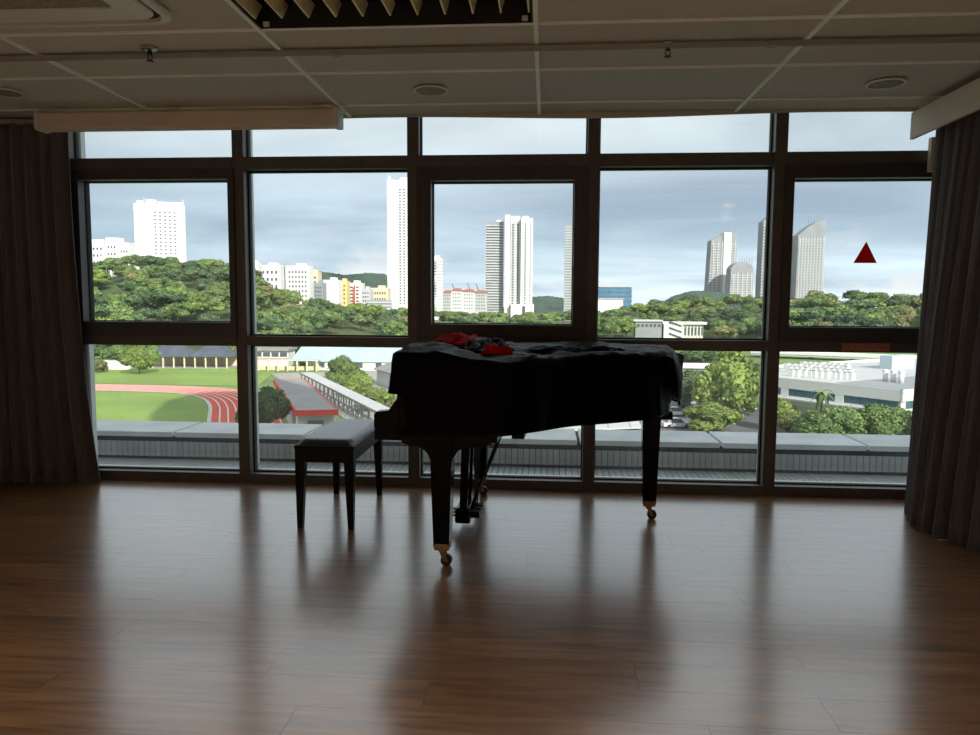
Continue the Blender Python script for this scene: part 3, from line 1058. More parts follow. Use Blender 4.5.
ring('outer_frame', 'white', rrect(ah, av, 0.10), rrect(ah - 0.03, av - 0.03, 0.085), -0.022, -0.002, ac)
ring('air_slot', 'dark', rrect(ah - 0.03, av - 0.03, 0.085), rrect(ah - 0.055, av - 0.055, 0.08), -0.008, -0.001, ac)
ring('inner_frame', 'white', rrect(ah - 0.055, av - 0.055, 0.08), rrect(ah - 0.18, av - 0.18, 0.03), -0.020, -0.001, ac)
B().prism(rrect(ah - 0.18, av - 0.18, 0.03), -0.012, -0.001).obj('grille', 'grille', ac)

# rail across the ceiling
rail = thing('ceiling_rail', 'slim rounded rail running across the ceiling boards', 'rail', (0, 3.505, ZC))
g = B()
pr_ = [(0.024 * math.cos(math.pi * i / 10), -0.018 * math.sin(math.pi * i / 10) - 0.0045) for i in range(11)]
g.hexa([(WL + 0.01, y, z) for y, z in pr_], [(WR - 0.01, y, z) for y, z in pr_])
g.obj('rail_body', 'track', rail)
for x in (-3.0, -1.0, 1.0):
    box('rail_joint', 'track', rail, x - 0.02, x + 0.02, -0.026, 0.026, -0.0245, -0.0045, 0.003)

# sprinklers
def sprinkler(loc, label):
    t = thing('sprinkler', label, 'sprinkler', loc)
    B().lathe([(0.040, -0.001), (0.038, -0.006), (0.016, -0.012), (0.014, -0.012)], 20).obj('flange', 'chrome', t)
    B().lathe([(0.011, -0.012), (0.011, -0.026), (0.007, -0.030)], 12).obj('body', 'bronze', t)
    g = B()
    for s in (-1, 1):
        g.tube((s * 0.009, 0, -0.026), (s * 0.011, 0, -0.045), 0.0025, seg=6).tube((s * 0.011, 0, -0.045), (0, 0, -0.055), 0.0025, seg=6)
    g.obj('yoke', 'bronze', t)
    B().lathe([(0.004, -0.053), (0.017, -0.056), (0.017, -0.058), (0.004, -0.0585)], 16).obj('deflector', 'bronze', t)
p = on_z(152, 50, ZC); sprinkler((p.x, p.y - 0.02, ZC), 'chrome sprinkler head nearest the air conditioner, by the ceiling rail')
p = on_z(668, 44, ZC); sprinkler((p.x, p.y, ZC), 'chrome sprinkler head on bare boards away from the air conditioner')

# ceiling speakers
def speaker(loc, label):
    t = thing('ceiling_speaker', label, 'speaker', loc)
    ring_p = lambda r: [(r * math.cos(2 * math.pi * i / 32), r * math.sin(2 * math.pi * i / 32)) for i in range(32)]
    ring('rim', 'white', ring_p(0.098), ring_p(0.086), -0.008, 0.0, t)
    B().lathe([(0.086, 0.0), (0.086, -0.003), (0.05, -0.005), (0.01, -0.006)], 32).obj('mesh_grille', 'grille', t)
p = on_z(431, 90, ZC); speaker((p.x, p.y, ZC), 'round ceiling speaker between the projector screen and the middle of the room')
p = on_z(886, 83, ZC); speaker((p.x, p.y, ZC), 'round ceiling speaker close to the cream pelmet')
p = on_z(5, 92, ZC); speaker((p.x, p.y, ZC), 'round ceiling speaker above the far end of the projector screen')

# projector screen casing
scn = thing('projector_screen', 'rolled up projector screen in a pale casing under the ceiling', 'projector screen', (-2.19, 4.45, 2.325))
g = B()
pf = [(-0.052, -0.045), (-0.045, -0.055), (0.045, -0.055), (0.052, -0.045), (0.052, 0.04), (0.03, 0.055), (-0.03, 0.055), (-0.052, 0.035)]
g.hexa([(-0.93, y, z) for y, z in pf], [(0.91, y, z) for y, z in pf]).obj('casing', 'cream', scn)
pf2 = [(y * 1.12, z * 1.1) for y, z in pf]
for x0, x1 in ((-0.955, -0.93), (0.91, 0.945)):
    B().hexa([(x0, y, z) for y, z in pf2], [(x1, y, z) for y, z in pf2]).obj('end_cap', 'white', scn)
for x in (-0.80, -0.1, 0.80):
    box('hanger_bracket', 'white', scn, x - 0.03, x + 0.03, -0.02, 0.02, 0.05, 0.074, 0.003)
box('weight_bar', 'cream', scn, -0.88, 0.86, -0.012, 0.012, -0.060, -0.054, 0.003)

# stickers on the glazing
st = B()
a, b, c = on_y(853.5, 263, 4.824), on_y(877, 263, 4.824), on_y(866.5, 241.5, 4.824)
o = st.hexa([(a.x, 4.8255, a.z), (b.x, 4.8255, a.z), (c.x, 4.8255, c.z)], [(a.x, 4.8268, a.z), (b.x, 4.8268, a.z), (c.x, 4.8268, c.z)]).obj('triangle_sticker', 'sticker')
tag(o, 'dark red triangle sticker on the glass beside the pelmet curtain', 'sticker')
a, b = on_y(842, 351, 4.744), on_y(890, 343, 4.744)
o = B().box(-(b.x - a.x) / 2, (b.x - a.x) / 2, -0.0008, 0.0008, -(b.z - a.z) / 2, (b.z - a.z) / 2).obj('notice_label', 'notice', None, ((a.x + b.x) / 2, 4.7438, (a.z + b.z) / 2))
tag(o, 'small reddish printed notice stuck on the dark transom below the triangle', 'notice')

# ================================================================== OUTSIDE: GROUND
ZG = -17.0


def G(px, py, z=ZG):
    return on_z(px, py, z)


def at(px, dist):
    """ground point under image column px at distance dist (along Y)"""
    d = ray(px, 330)
    return Vector((d.x / d.y * dist, dist))


def ztop(px, py, dist):
    """height of image row py seen at distance dist (along Y)"""
    return on_y(px, py, dist).z


def sheet(name, m, pts, z, thick=0.05, parent=None):
    o = B().prism([(p[0], p[1]) for p in pts], z - thick, z).obj(name, m, parent)
    return o if parent else struct(o)


# one terrain: flat near the school, rising into the wooded hill on both sides
PROF = [(40, 266), (92, 263), (120, 258), (150, 255), (200, 258), (230, 262), (255, 268), (280, 288), (300, 296), (330, 300), (388, 307),
        (440, 309), (500, 311), (580, 309), (610, 305), (640, 301), (690, 293), (740, 293), (775, 295), (800, 293), (830, 287), (880, 288), (925, 290), (990, 290)]


def prof(px):
    for (a, ya), (b, yb) in zip(PROF, PROF[1:]):
        if a <= px <= b:
            return ya + (yb - ya) * (px - a) / (b - a)
    return PROF[0][1] if px < PROF[0][0] else PROF[-1][1]


def col_of(x, y):
    v = Vector((x, y, 0)) - Vector((0, 0, EYE.z)) * 0
    w = v.x * C_F.x + v.y * C_F.y
    return 490 + FPX * (v.x * C_R.x + v.y * C_R.y) / w


def foot(px):
    return (235.0, 420.0) if px < 410 else ((420.0, 520.0) if px < 600 else ((400.0, 500.0) if px < 770 else (300.0, 430.0)))


def terrain(x, y):
    if y < 150:
        return ZG
    px = max(40, min(990, col_of(x, y)))
    d0, d1 = foot(px)
    # blend the foot distances so the slope has no steps
    acc = [0, 0]
    for k in range(-4, 5):
        f = foot(px + k * 14); acc[0] += f[0] / 9; acc[1] += f[1] / 9
    d0, d1 = acc
    hz = EYE.z + (303.2 - prof(px)) / FPX * d1 - 11.0
    t = max(0, min(1, (y - d0) / (d1 - d0)))
    t = t * t * (3 - 2 * t)
    return ZG + max(0, hz - ZG) * t


g = B()
NX, NY = 90, 34
grid = []
for j in range(NY + 1):
    yy = 8 + (640 - 8) * (j / NY) ** 1.3
    r = []
    for i in range(NX + 1):
        t = -0.86 + 1.66 * i / NX
        xx = t * max(yy, 60)
        r.append(g.bm.verts.new((xx, yy, terrain(xx, yy))))
    grid.append(r)
for j in range(NY):
    for i in range(NX):
        g.bm.faces.new((grid[j][i], grid[j][i + 1], grid[j + 1][i + 1], grid[j + 1][i])).smooth = True
gr = struct(g.obj('ground', 'grass'))
gr.data.materials.append(M['hill'])           # leaf litter under the woods on the slopes
for f in gr.data.polygons:
    if f.center.z > ZG + 0.4:
        f.material_index = 1
struct(box('ground_far', 'hill', None, -2600, 2600, 500, 3600, -20, -17.6))
struct(box('ground_near', 'concrete', None, -120, 120, -120, 9, -17.5, -17.02))

# concrete yards and roads
sheet('yard', 'concrete', [(-14, 80), (-70, 182), (-36, 196), (12, 150), (14, 80)], ZG + 0.06)
sheet('lawn_strip', 'field', [(-30, 86), (-21, 86), (-46, 134), (-52, 132)], ZG + 0.12)
sheet('car_park', 'asphalt', [(10, 96), (48, 96), (38, 128), (26, 160), (8, 160)], ZG + 0.06)

# sports field and running track
inner = smooth_poly([(-34, 70), (-43, 90), (-51.5, 109), (-58, 123), (-64, 132.5), (-70.5, 138.2), (-79, 140.6), (-95, 141.5), (-130, 141.5), (-165, 141)], 8)
field = sheet('sports_field', 'field', [(p.x, p.y) for p in inner] + [(-165, 70)], ZG + 0.10)
apron = sheet('far_lawn', 'field', [(-170, 153), (-62, 154), (-72, 192), (-90, 196), (-180, 192)], ZG + 0.10)


def offset_line(pts, d):
    out = []
    for i, p in enumerate(pts):
        t = (pts[min(i + 1, len(pts) - 1)] - pts[max(i - 1, 0)]).normalized()
        out.append(p + Vector((t.y, -t.x)) * d)
    return out


def ribbon(name, m, pts, d0, d1, z, parent=None):
    a, b = offset_line(pts, d0), offset_line(pts, d1)
    g = B()
    va = [[g.bm.verts.new((p.x, p.y, z)) for p in q] for q in (a, b)]
    vb = [[g.bm.verts.new((p.x, p.y, z - 0.04)) for p in q] for q in (a, b)]
    for i in range(len(a) - 1):
        g.bm.faces.new((va[0][i], va[0][i + 1], va[1][i + 1], va[1][i]))
        g.bm.faces.new((vb[0][i], vb[0][i + 1], va[0][i + 1], va[0][i]))
        g.bm.faces.new((vb[1][i], vb[1][i + 1], va[1][i + 1], va[1][i]))
    return g.obj(name, m, parent)


tr = struct(ribbon('running_track', 'runtrack', inner, 0.0, 10.4, ZG + 0.16))
ribbon('track_kerb', 'kerb', inner, -0.55, 0.05, ZG + 0.22, tr)
for k in range(1, 9):
    ribbon('lane_line', 'line', inner, k * 1.25 - 0.11, k * 1.25 + 0.11, ZG + 0.20, tr)

# ================================================================== TREES
def ico(bm, c, r, sx, sy, sz, sub, seed, rough):
    res = bmesh.ops.create_icosphere(bm, subdivisions=sub, radius=1.0)
    for v in res['verts']:
        n = v.co.normalized()
        k = 1 + rough * mnoise.fractal(n * 2.3 + Vector((seed, seed * 1.7, 0)), 0.7, 2.1, 4)
        v.co = Vector(c) + Vector((n.x * sx, n.y * sy, n.z * sz)) * (r * k)


def crown_mesh(name, seed, clumps, leaves, leaf, flat=0.75, spread=1.0, base=0.35, dense=2):
    """unit crown: about 1 wide (radius .5) standing on z 0 to 1, clumps of foliage plus loose leaves"""
    rr = random.Random(seed)
    bm = bmesh.new()
    cs = []
    for i in range(clumps):
        a = rr.random() * 2 * math.pi
        q = math.sqrt(rr.random()) * 0.34 * spread
        h = base + (1 - base) * (0.16 + 0.66 * rr.random() * (1 - 0.9 * (q / 0.36) ** 2 * 0.6))
        r = 0.14 + 0.09 * rr.random()
        cs.append((q * math.cos(a), q * math.sin(a), h, r))
        ico(bm, (q * math.cos(a), q * math.sin(a), h), r * 0.86, 1, 1, flat, dense, rr.random() * 50, 0.30)
    for f in bm.faces:
        f.smooth = False
    for i in range(leaves):
        cx, cy, cz, r = cs[rr.randrange(clumps)]
        d = Vector((rr.gauss(0, 1), rr.gauss(0, 1), rr.gauss(0.25, 1))).normalized()
        p = Vector((cx, cy, cz)) + Vector((d.x, d.y, d.z * flat)) * r * (0.80 + 0.38 * rr.random())
        n = (d + Vector((rr.gauss(0, .6), rr.gauss(0, .6), rr.gauss(0, .6)))).normalized()
        u = n.orthogonal().normalized(); w = n.cross(u)
        s = leaf * (0.6 + 0.8 * rr.random())
        vs = [bm.verts.new(p + u * s * a + w * s * b) for a, b in ((-1, -.5), (0, -.8), (1, 0), (0, .8))]
        bm.faces.new(vs)
    me = bpy.data.meshes.new(name)
    bm.to_mesh(me); bm.free()
    return me


def trunk_mesh(seed):
    rr = random.Random(seed)
    g = B()
    g.tube((0, 0, -0.06), (0.01, 0, 0.42), 0.030, 0.020, 8)
    for k in range(4):
        a = k * 1.57 + rr.random()
        g.tube((0.01, 0, 0.34 + 0.03 * k), (0.20 * math.cos(a), 0.20 * math.sin(a), 0.62), 0.014, 0.006, 6)
    return g.mesh('trunk')


TRUNK = [trunk_mesh(1), trunk_mesh(2)]
FAR_KINDS = {}
for m_ in ('leafA', 'leafC', 'leafD', 'leafB'):
    FAR_KINDS[m_] = [crown_mesh('crown', 11 + i, 18, 1500, 0.036, flat=(0.5, 0.7, 0.62)[i], spread=1.0, base=(0.5, 0.3, 0.2)[i]) for i in range(3)]
NEAR_KINDS = {}
for m_ in ('leafA', 'leafB', 'leafC', 'leafD'):
    NEAR_KINDS[m_] = [crown_mesh('crown', 31 + i, 30, 7000, 0.030, flat=0.85, base=(0.2, 0.12)[i], dense=3) for i in range(2)]


def tree(name, label, loc, w, h, m_, kinds, var, group=None, rz=0.0):
    t = thing(name, label, 'tree', loc, rz, group)
    me = kinds[m_][var]
    c = link('crown', me, m_, t); c.scale = (w, w, h)
    k = link('trunk', TRUNK[var % 2], 'trunk', t); k.scale = (h * 0.7, h * 0.7, h)
    return t


# woods: individuals on the slopes
rw = random.Random(5)
N_HILL = 0
FOREST = [  # column range, distance range, number, width range, label, group
    (70, 300, 238, 425, 96, (11, 17), 'broad rain tree in the wood below the white tower block', 'trees of the wood below the white tower block'),
    (300, 412, 290, 430, 30, (10, 14), 'leafy tree in the belt below the row of white flats', 'tree belt below the row of white flats'),
    (428, 600, 430, 530, 34, (11, 16), 'leafy tree at the foot of the tall twin condominium', 'trees at the foot of the condominium'),
    (596, 775, 400, 500, 52, (11, 16), 'leafy tree in the wood behind the beige stair building', 'trees of the wood behind the stair building'),
    (597, 630, 372, 415, 8, (9, 12), 'leafy tree beside the grey end of the beige stair building', 'trees at the shaded end of the stair building'),
    (707, 776, 360, 415, 16, (9, 13), 'leafy tree beside the columned end of the beige stair building', 'trees at the columned end of the stair building'),
    (778, 945, 300, 440, 62, (10, 16), 'leafy tree in the wood behind the long white building', 'trees of the wood behind the white building'),
]
for a, b, d0, d1, n, (w0, w1), lab, grp in FOREST:
    pts = []
    tries = 0
    while len(pts) < n and tries < 9000:
        tries += 1
        px = a + (b - a) * rw.random()
        d = d0 + (d1 - d0) * rw.random() ** 0.8
        p = at(px, d)
        if a > 590 and b < 790 and 628 < px < 712 and d < 425:
            continue
        if all((p - q).length > 0.55 * (w0 + w1) / 2 * (1 if tries < 5000 else 0.7) for q in pts):
            pts.append(p)
    for p in pts:
        w = w0 + (w1 - w0) * rw.random()
        h = 9.5 + 3.5 * rw.random()
        r = rw.random()
        m_ = 'leafA' if r < 0.55 else ('leafC' if r < 0.80 else ('leafD' if r < 0.88 else 'leafB'))
        tone = {'leafA': 'mid green', 'leafC': 'dark green', 'leafD': 'russet tinged', 'leafB': 'bright yellow green'}[m_]
        tree('woodland_tree', tone + ' ' + lab, (p.x, p.y, terrain(p.x, p.y) - 0.4), w, h, m_, FAR_KINDS, rw.randrange(3), grp, rw.random() * 6.28)


def tree_px(label, px, top, dist, wpx, m_, kinds=NEAR_KINDS, var=0, name='leafy_tree', group=None, z0=None):
    p = at(px, dist)
    z0 = terrain(p.x, p.y) if z0 is None else z0
    h = ztop(px, top, dist) - z0
    return tree(name, label, (p.x, p.y, z0 - 0.02), wpx * dist / FPX * 1.05, h, m_, kinds, var, group, px * 0.37)


tree_px('round bright tree standing alone at the far edge of the sports field', 138, 344, 176, 34, 'leafB')
tree_px('small russet tree beside the white wall at the field edge', 97, 357, 178, 18, 'leafD', var=1)
for px, top, d, w, m_ in ((92, 340, 214, 30, 'leafC'), (117, 342, 206, 34, 'leafA'), (152, 343, 217, 26, 'leafA'), (222, 343, 216, 36, 'leafA'), (246, 342, 224, 34, 'leafC')):
    tree_px(('dark' if m_ == 'leafC' else 'light') + ' leafy tree in the row behind the school canteen', px, top, d, w, m_, group='trees behind the school canteen')
tree_px('dark leafy tree beside the red edged shelter roof', 266, 384, 98, 42, 'leafC')
tree_px('low dark bush at the end of the running track', 246, 402, 99, 24, 'leafC', var=1)
tree_px('open crowned tree before the pale blue roof', 342, 351, 158, 32, 'leafA', var=1)
tree_px('yellow green tree along the covered walkway, the higher and farther of its pair', 356, 369, 138, 34, 'leafB')
tree_px('yellow green tree along the covered walkway, the nearer of its pair', 377, 384, 122, 38, 'leafB', var=1)
tree_px('yellow green shrub beside the piano end of the covered walkway', 368, 416, 96, 24, 'leafB', var=1)
tree_px('pale shrub at the corner of the grey shed', 398, 398, 118, 26, 'leafD')
tree_px('dark leafy tree between the white flats and the pale blue roof', 300, 341, 226, 36, 'leafC')
tree_px('tall dense yellow green tree beside the car park', 727, 346, 116, 62, 'leafB')
tree_px('lower yellow green tree at the foot of the tall dense tree', 716, 398, 106, 56, 'leafB', var=1)
tree_px('darker tree behind the tall dense tree, by the car park', 690, 368, 131, 38, 'leafC')
tree_px('yellow green tree at the far side of the tall dense tree', 752, 352, 124, 34, 'leafA', var=1)
tree_px('dark tree far behind the piano tail', 702, 345, 206, 44, 'leafC', var=1)
tree_px('yellow green shrub in front of the long white building', 787, 397, 108, 36, 'leafB')
tree_px('russet shrub in front of the long white building', 800, 410, 99, 36, 'leafD', var=1)
for i, (px, top, w, m_) in enumerate(((822, 409, 56, 'leafA'), (848, 402, 60, 'leafA'), (876, 401, 62, 'leafA'), (904, 403, 60, 'leafA'), (932, 406, 58, 'leafA'))):
    tree_px('broad low tree crown before the long white building', px, top, 94 + 9 * (i % 2), w * 0.82, m_, var=i % 2, group='broad trees before the white building')
# palm
def palm(px, top, dist, label):
    p = at(px, dist)
    h = ztop(px, top, dist) - ZG
    t = thing('palm_tree', label, 'palm tree', (p.x, p.y, ZG))
    B().tube((0, 0, 0), (0.15, 0, h * 0.78), 0.16, 0.11, 8).obj('trunk', 'trunk', t)
    g = B()
    for k in range(13):
        a = k * 2.4; l = 1.5 + 0.3 * math.sin(k * 3)
        up = 0.7 - 0.11 * k
        prev = None
        for s in range(7):
            u = s / 6
            c = Vector((0.15 + math.cos(a) * l * u, math.sin(a) * l * u, h * 0.78 + up * u * 2 - 1.5 * u * u))
            wd = Vector((-math.sin(a), math.cos(a), 0)) * (0.28 * math.sin(math.pi * (0.12 + 0.85 * u)))
            cur = [g.bm.verts.new(c - wd - Vector((0, 0, .1))), g.bm.verts.new(c), g.bm.verts.new(c + wd - Vector((0, 0, .1)))]
            if prev:
                g.bm.faces.new((prev[0], prev[1], cur[1], cur[0])); g.bm.faces.new((prev[1], prev[2], cur[2], cur[1]))
            prev = cur
    g.obj('fronds', 'leafA', t)
palm(824, 379, 104, 'slim palm tree against the long white building')

# ================================================================== SCHOOL BUILDINGS
def gable(name, label, c, ang, L_, W_, z_e, z_r, wall_m, roof_m, cat='building', nwin=0, winm='bwin', z0=ZG, over=0.6):
    """long gabled shed: local x along the ridge"""
    t = thing(name, label, cat, (c[0], c[1], z0), ang)
    e, r = z_e - z0, z_r - z0
    hl, hw_ = L_ / 2, W_ / 2
    B().hexa([(-hl, -hw_, 0), (-hl, hw_, 0), (-hl, hw_, e), (-hl, 0, r - 0.15), (-hl, -hw_, e)], [(hl, -hw_, 0), (hl, hw_, 0), (hl, hw_, e), (hl, 0, r - 0.15), (hl, -hw_, e)]).obj('walls', wall_m, t)
    k = (r - e) / hw_
    for s in (-1, 1):
        yo = s * (hw_ + over); zo = e - k * over
        B().hexa([(-hl - over, yo, zo), (hl + over, yo, zo), (hl + over, 0, r), (-hl - over, 0, r)],
                 [(-hl - over, yo, zo + 0.18), (hl + over, yo, zo + 0.18), (hl + over, 0, r + 0.18), (-hl - over, 0, r + 0.18)]).obj('roof_slope', roof_m, t)
    if nwin:
        wm = B().box(-0.8, 0.8, -0.05, 0.03, -0.7, 0.7).mesh('window')
        for i in range(nwin):
            x = -hl + L_ * (i + 0.5) / nwin
            link('window', wm, winm, t, (x, -hw_, e * 0.55))
    return t


# canteen with slate hipped roofs
p = at(190, 196)
cant = thing('school_canteen', 'open sided school canteen with slate hipped roofs beyond the sports field', 'building', (p.x, p.y, ZG), 0.08)
box('rear_wall', 'bcream', cant, -12, 12, 3.4, 3.8, 0, 3.4)
box('floor_slab', 'concrete', cant, -12.5, 12.5, -4.5, 4.2, 0, 0.25)
for cx, hw_ in ((-4.6, 6.6), (6.8, 5.6)):
    B().hexa([(cx - hw_, -5, 3.3), (cx + hw_, -5, 3.3), (cx + hw_, 5, 3.3), (cx - hw_, 5, 3.3)],
             [(cx - hw_ * .45, -.3, 6.0), (cx + hw_ * .45, -.3, 6.0), (cx + hw_ * .45, .3, 6.0), (cx - hw_ * .45, .3, 6.0)]).obj('hipped_roof', 'darkroof', cant)
pm_ = B().box(-0.18, 0.18, -0.18, 0.18, 0.2, 3.35).mesh('post')
for i in range(9):
    link('post', pm_, 'bcream', cant, (-11.5 + i * 2.87, -4.3, 0))
p = at(115, 186)
w_ = thing('boundary_wall', 'white garden wall behind the lone round tree', 'wall', (p.x, p.y, ZG), 0.1)
for i in range(4):
    box('wall_panel', 'bwhite', w_, -4.4 + i * 2.2, -2.3 + i * 2.2, -0.1, 0.1, 0, 2.6 - 0.12 * i)
    box('pier', 'bcream', w_, -2.35 + i * 2.2, -2.15 + i * 2.2, -0.16, 0.16, 0, 2.7 - 0.12 * i)
p = G(225, 378)
u_ = thing('sun_shade', 'small white fabric shade on a pole at the field edge', 'sun shade', (p.x, p.y + 12, ZG))
B().tube((0, 0, 0), (0, 0, 1.6), 0.06).obj('pole', 'bpale', u_)
B().hexa([(-.3, -.3, 1.2), (.3, -.3, 1.2), (.3, .3, 1.2), (-.3, .3, 1.2)], [(-2, -.7, 2.2), (2, -.7, 2.2), (2, .7, 2.2), (-2, .7, 2.2)]).obj('fabric', 'bwhite', u_)

# classroom block and link way on the left
p = at(266, 200)
blk = thing('classroom_block', 'white classroom block with grey roof and orange bands by the court', 'building', (p.x, p.y, ZG), 0.05)
box('walls', 'bwhite', blk, -6, 6, 0, 7, 0, 4.6)
box('roof_slab', 'greyroof', blk, -6.5, 6.5, -0.8, 7.6, 4.6, 5.2)
box('orange_band', 'orange', blk, -6, 6, -0.12, 0.0, 1.9, 2.6)
wm = B().box(-1.0, 1.0, -0.06, 0.02, -0.6, 0.6).mesh('window')
for i in range(5):
    link('window', wm, 'bwin', blk, (-4.8 + i * 2.4, 0, 3.5))
p = at(285, 190)
lk = thing('covered_linkway', 'low covered linkway with cream posts in front of the classroom block', 'walkway', (p.x, p.y, ZG), 0.10)
box('roof', 'bpale', lk, -10, 9, -1.4, 1.4, 2.7, 3.0)
box('parapet', 'bcream', lk, -10, 9, 1.2, 1.4, 0, 1.1)
pm2 = B().box(-0.2, 0.2, -1.3, -1.0, 0, 2.7).mesh('post')
for i in range(8):
    link('post', pm2, 'bcream', lk, (-9.4 + i * 2.55, 0, 0))

# hall with pale blue roof
p = at(368, 204)
gable('school_hall', 'white hall with a long pale blue metal roof', (p.x, p.y), 0.03, 36, 22, ztop(350, 361, 193), ztop(350, 345.5, 204), 'bwhite', 'blueroof', nwin=7)
# grey shed
gable('grey_shed', 'long shed with a grey metal roof along the covered walkway', (-17, 142), math.radians(120), 52, 17, -13.4, -10.6, 'bpale', 'greyroof', nwin=9)

# covered walkway
a, b = Vector((-15, 88)), Vector((-52, 156))
d_ = (b - a); Lw = d_.length
cw = thing('covered_walkway', 'long covered walkway with pale flat roof leading to the hall', 'walkway', ((a.x + b.x) / 2, (a.y + b.y) / 2, ZG), math.atan2(d_.y, d_.x))
box('roof', 'bpale', cw, -Lw / 2, Lw / 2, -1.3, 1.3, 2.75, 2.95)
box('gutter', 'bgrey', cw, -Lw / 2, Lw / 2, 1.3, 1.42, 2.65, 2.98)
pm3 = B().box(-0.1, 0.1, -0.1, 0.1, 0, 2.75).mesh('post')
for i in range(20):
    for s in (-1, 1):
        link('post', pm3, 'bgrey', cw, (-Lw / 2 + 1 + i * (Lw - 2) / 19, s * 1.15, 0))
# fence beside it
fn = thing('mesh_fence', 'grey mesh fence with slim posts on the lawn beside the walkway', 'fence', ((a.x + b.x) / 2 - 2.6, (a.y + b.y) / 2 - 1.5, ZG), math.atan2(d_.y, d_.x))
pm4 = B().tube((0, 0, 0), (0, 0, 2.2), 0.05, seg=6).mesh('post')
for i in range(18):
    link('post', pm4, 'bpale', fn, (-26 + i * 3, 0, 0))
for z in (0.2, 0.75, 1.3, 1.85):
    B().tube((-26, 0, z), (25, 0, z), 0.035, seg=5).obj('rail', 'bgrey', fn)

# shelter with grey roof and red fascia
q = [on_z(px, py, -13.0) for px, py in ((297, 410.5), (336.5, 409.6), (303.5, 379), (274.5, 379.7))]
c_ = sum(q, Vector()) / 4
sh = thing('long_shelter', 'long shelter with grey flat roof and red fascia beside the sports field', 'shelter', (c_.x, c_.y, ZG))
q = [Vector((p.x - c_.x, p.y - c_.y)) for p in q]
B().prism(q, 3.75, 4.0).obj('roof', 'greyroof', sh)
for i in range(4):
    p0, p1 = q[i], q[(i + 1) % 4]
    d = (p1 - p0).normalized(); n_ = Vector((d.y, -d.x)) * 0.25
    B().hexa([(p0.x - d.x * .2, p0.y - d.y * .2, 3.3), (p1.x + d.x * .2, p1.y + d.y * .2, 3.3), (p1.x + d.x * .2 + n_.x, p1.y + d.y * .2 + n_.y, 3.3), (p0.x - d.x * .2 + n_.x, p0.y - d.y * .2 + n_.y, 3.3)],
             [(p0.x - d.x * .2, p0.y - d.y * .2, 4.05), (p1.x + d.x * .2, p1.y + d.y * .2, 4.05), (p1.x + d.x * .2 + n_.x, p1.y + d.y * .2 + n_.y, 4.05), (p0.x - d.x * .2 + n_.x, p0.y - d.y * .2 + n_.y, 4.05)]).obj('red_fascia', 'red', sh)
qi = [v * 0.0 + (v - v.normalized() * 1.4) for v in q]
B().prism(qi, 0.0, 3.75).obj('walls', 'bpale', sh)
dw = (q[1] - q[0]).normalized()
mid_ = (qi[0] + qi[1]) / 2
B().hexa([(mid_.x - 1, mid_.y - .5, 0), (mid_.x + 1, mid_.y - .5, 0), (mid_.x + 1, mid_.y, 0), (mid_.x - 1, mid_.y, 0)],
         [(mid_.x - 1, mid_.y - .5, 2.4), (mid_.x + 1, mid_.y - .5, 2.4), (mid_.x + 1, mid_.y, 2.4), (mid_.x - 1, mid_.y, 2.4)]).obj('doorway', 'bwin', sh)
for v in q[:2]:
    w = v * 0.93
    B().tube((w.x, w.y, 0), (w.x, w.y, 3.75), 0.18, seg=8).obj('column', 'bwhite', sh)

# long white building on the right
Bc, ux, uy = Vector((51.6, 110.0)), Vector((-0.585, 0.811)), Vector((0.811, 0.585))
wbz = 6.0
wb = thing('white_office_building', 'long white low office building with ribbon windows and rooftop plant', 'building', (Bc.x, Bc.y, ZG), math.atan2(ux.y, ux.x))
# local x runs along the facade away from the near corner; local -y is the inside
LF, DF = 38.0, 66.0
box('body', 'bpale', wb, 0.3, LF, -DF, -0.3, 0, wbz - 0.6)
box('roof_deck', 'bpale', wb, 0.3, LF, -DF, -0.3, wbz - 0.6, wbz - 0.5)
for x0, x1, y0, y1 in ((0, LF, -0.35, 0), (0, 0.35, -DF, 0), (LF - .35, LF, -DF, 0), (0, LF, -DF - .3, -DF)):
    box('parapet_band', 'bwhite', wb, x0, x1, y0, y1, wbz - 1.7, wbz)
box('lower_band', 'bwhite', wb, 0, LF, -0.3, 0, 1.6, wbz - 2.9)
wm = B().box(0.06, 1.34, -0.12, 0.0, wbz - 2.88, wbz - 1.78).mesh('window')
wm2 = B().box(0.0, 0.05, 0.06, 1.34, wbz - 2.88, wbz - 1.78).mesh('window')
for i in range(26):
    if i % 7 == 6:
        box('pier', 'bwhite', wb, 0.6 + i * 1.42, 2.0 + i * 1.42, -0.3, -0.02, wbz - 2.9, wbz - 1.7)
        continue
    link('window', wm, 'bteal', wb, (0.6 + i * 1.42, -0.1, 0))
for i in range(20):
    link('window', wm2, 'bteal', wb, (0.2, -3.0 - i * 1.42, 0))
box('canopy', 'bpale', wb, 4, LF, 0.0, 1.4, 2.6, 2.85)
def roof_pt(px, py):
    p = on_z(px, py, ZG + wbz - 0.5)
    v = Vector((p.x - Bc.x, p.y - Bc.y))
    return v.dot(ux), v.dot(Vector((-ux.y, ux.x)))


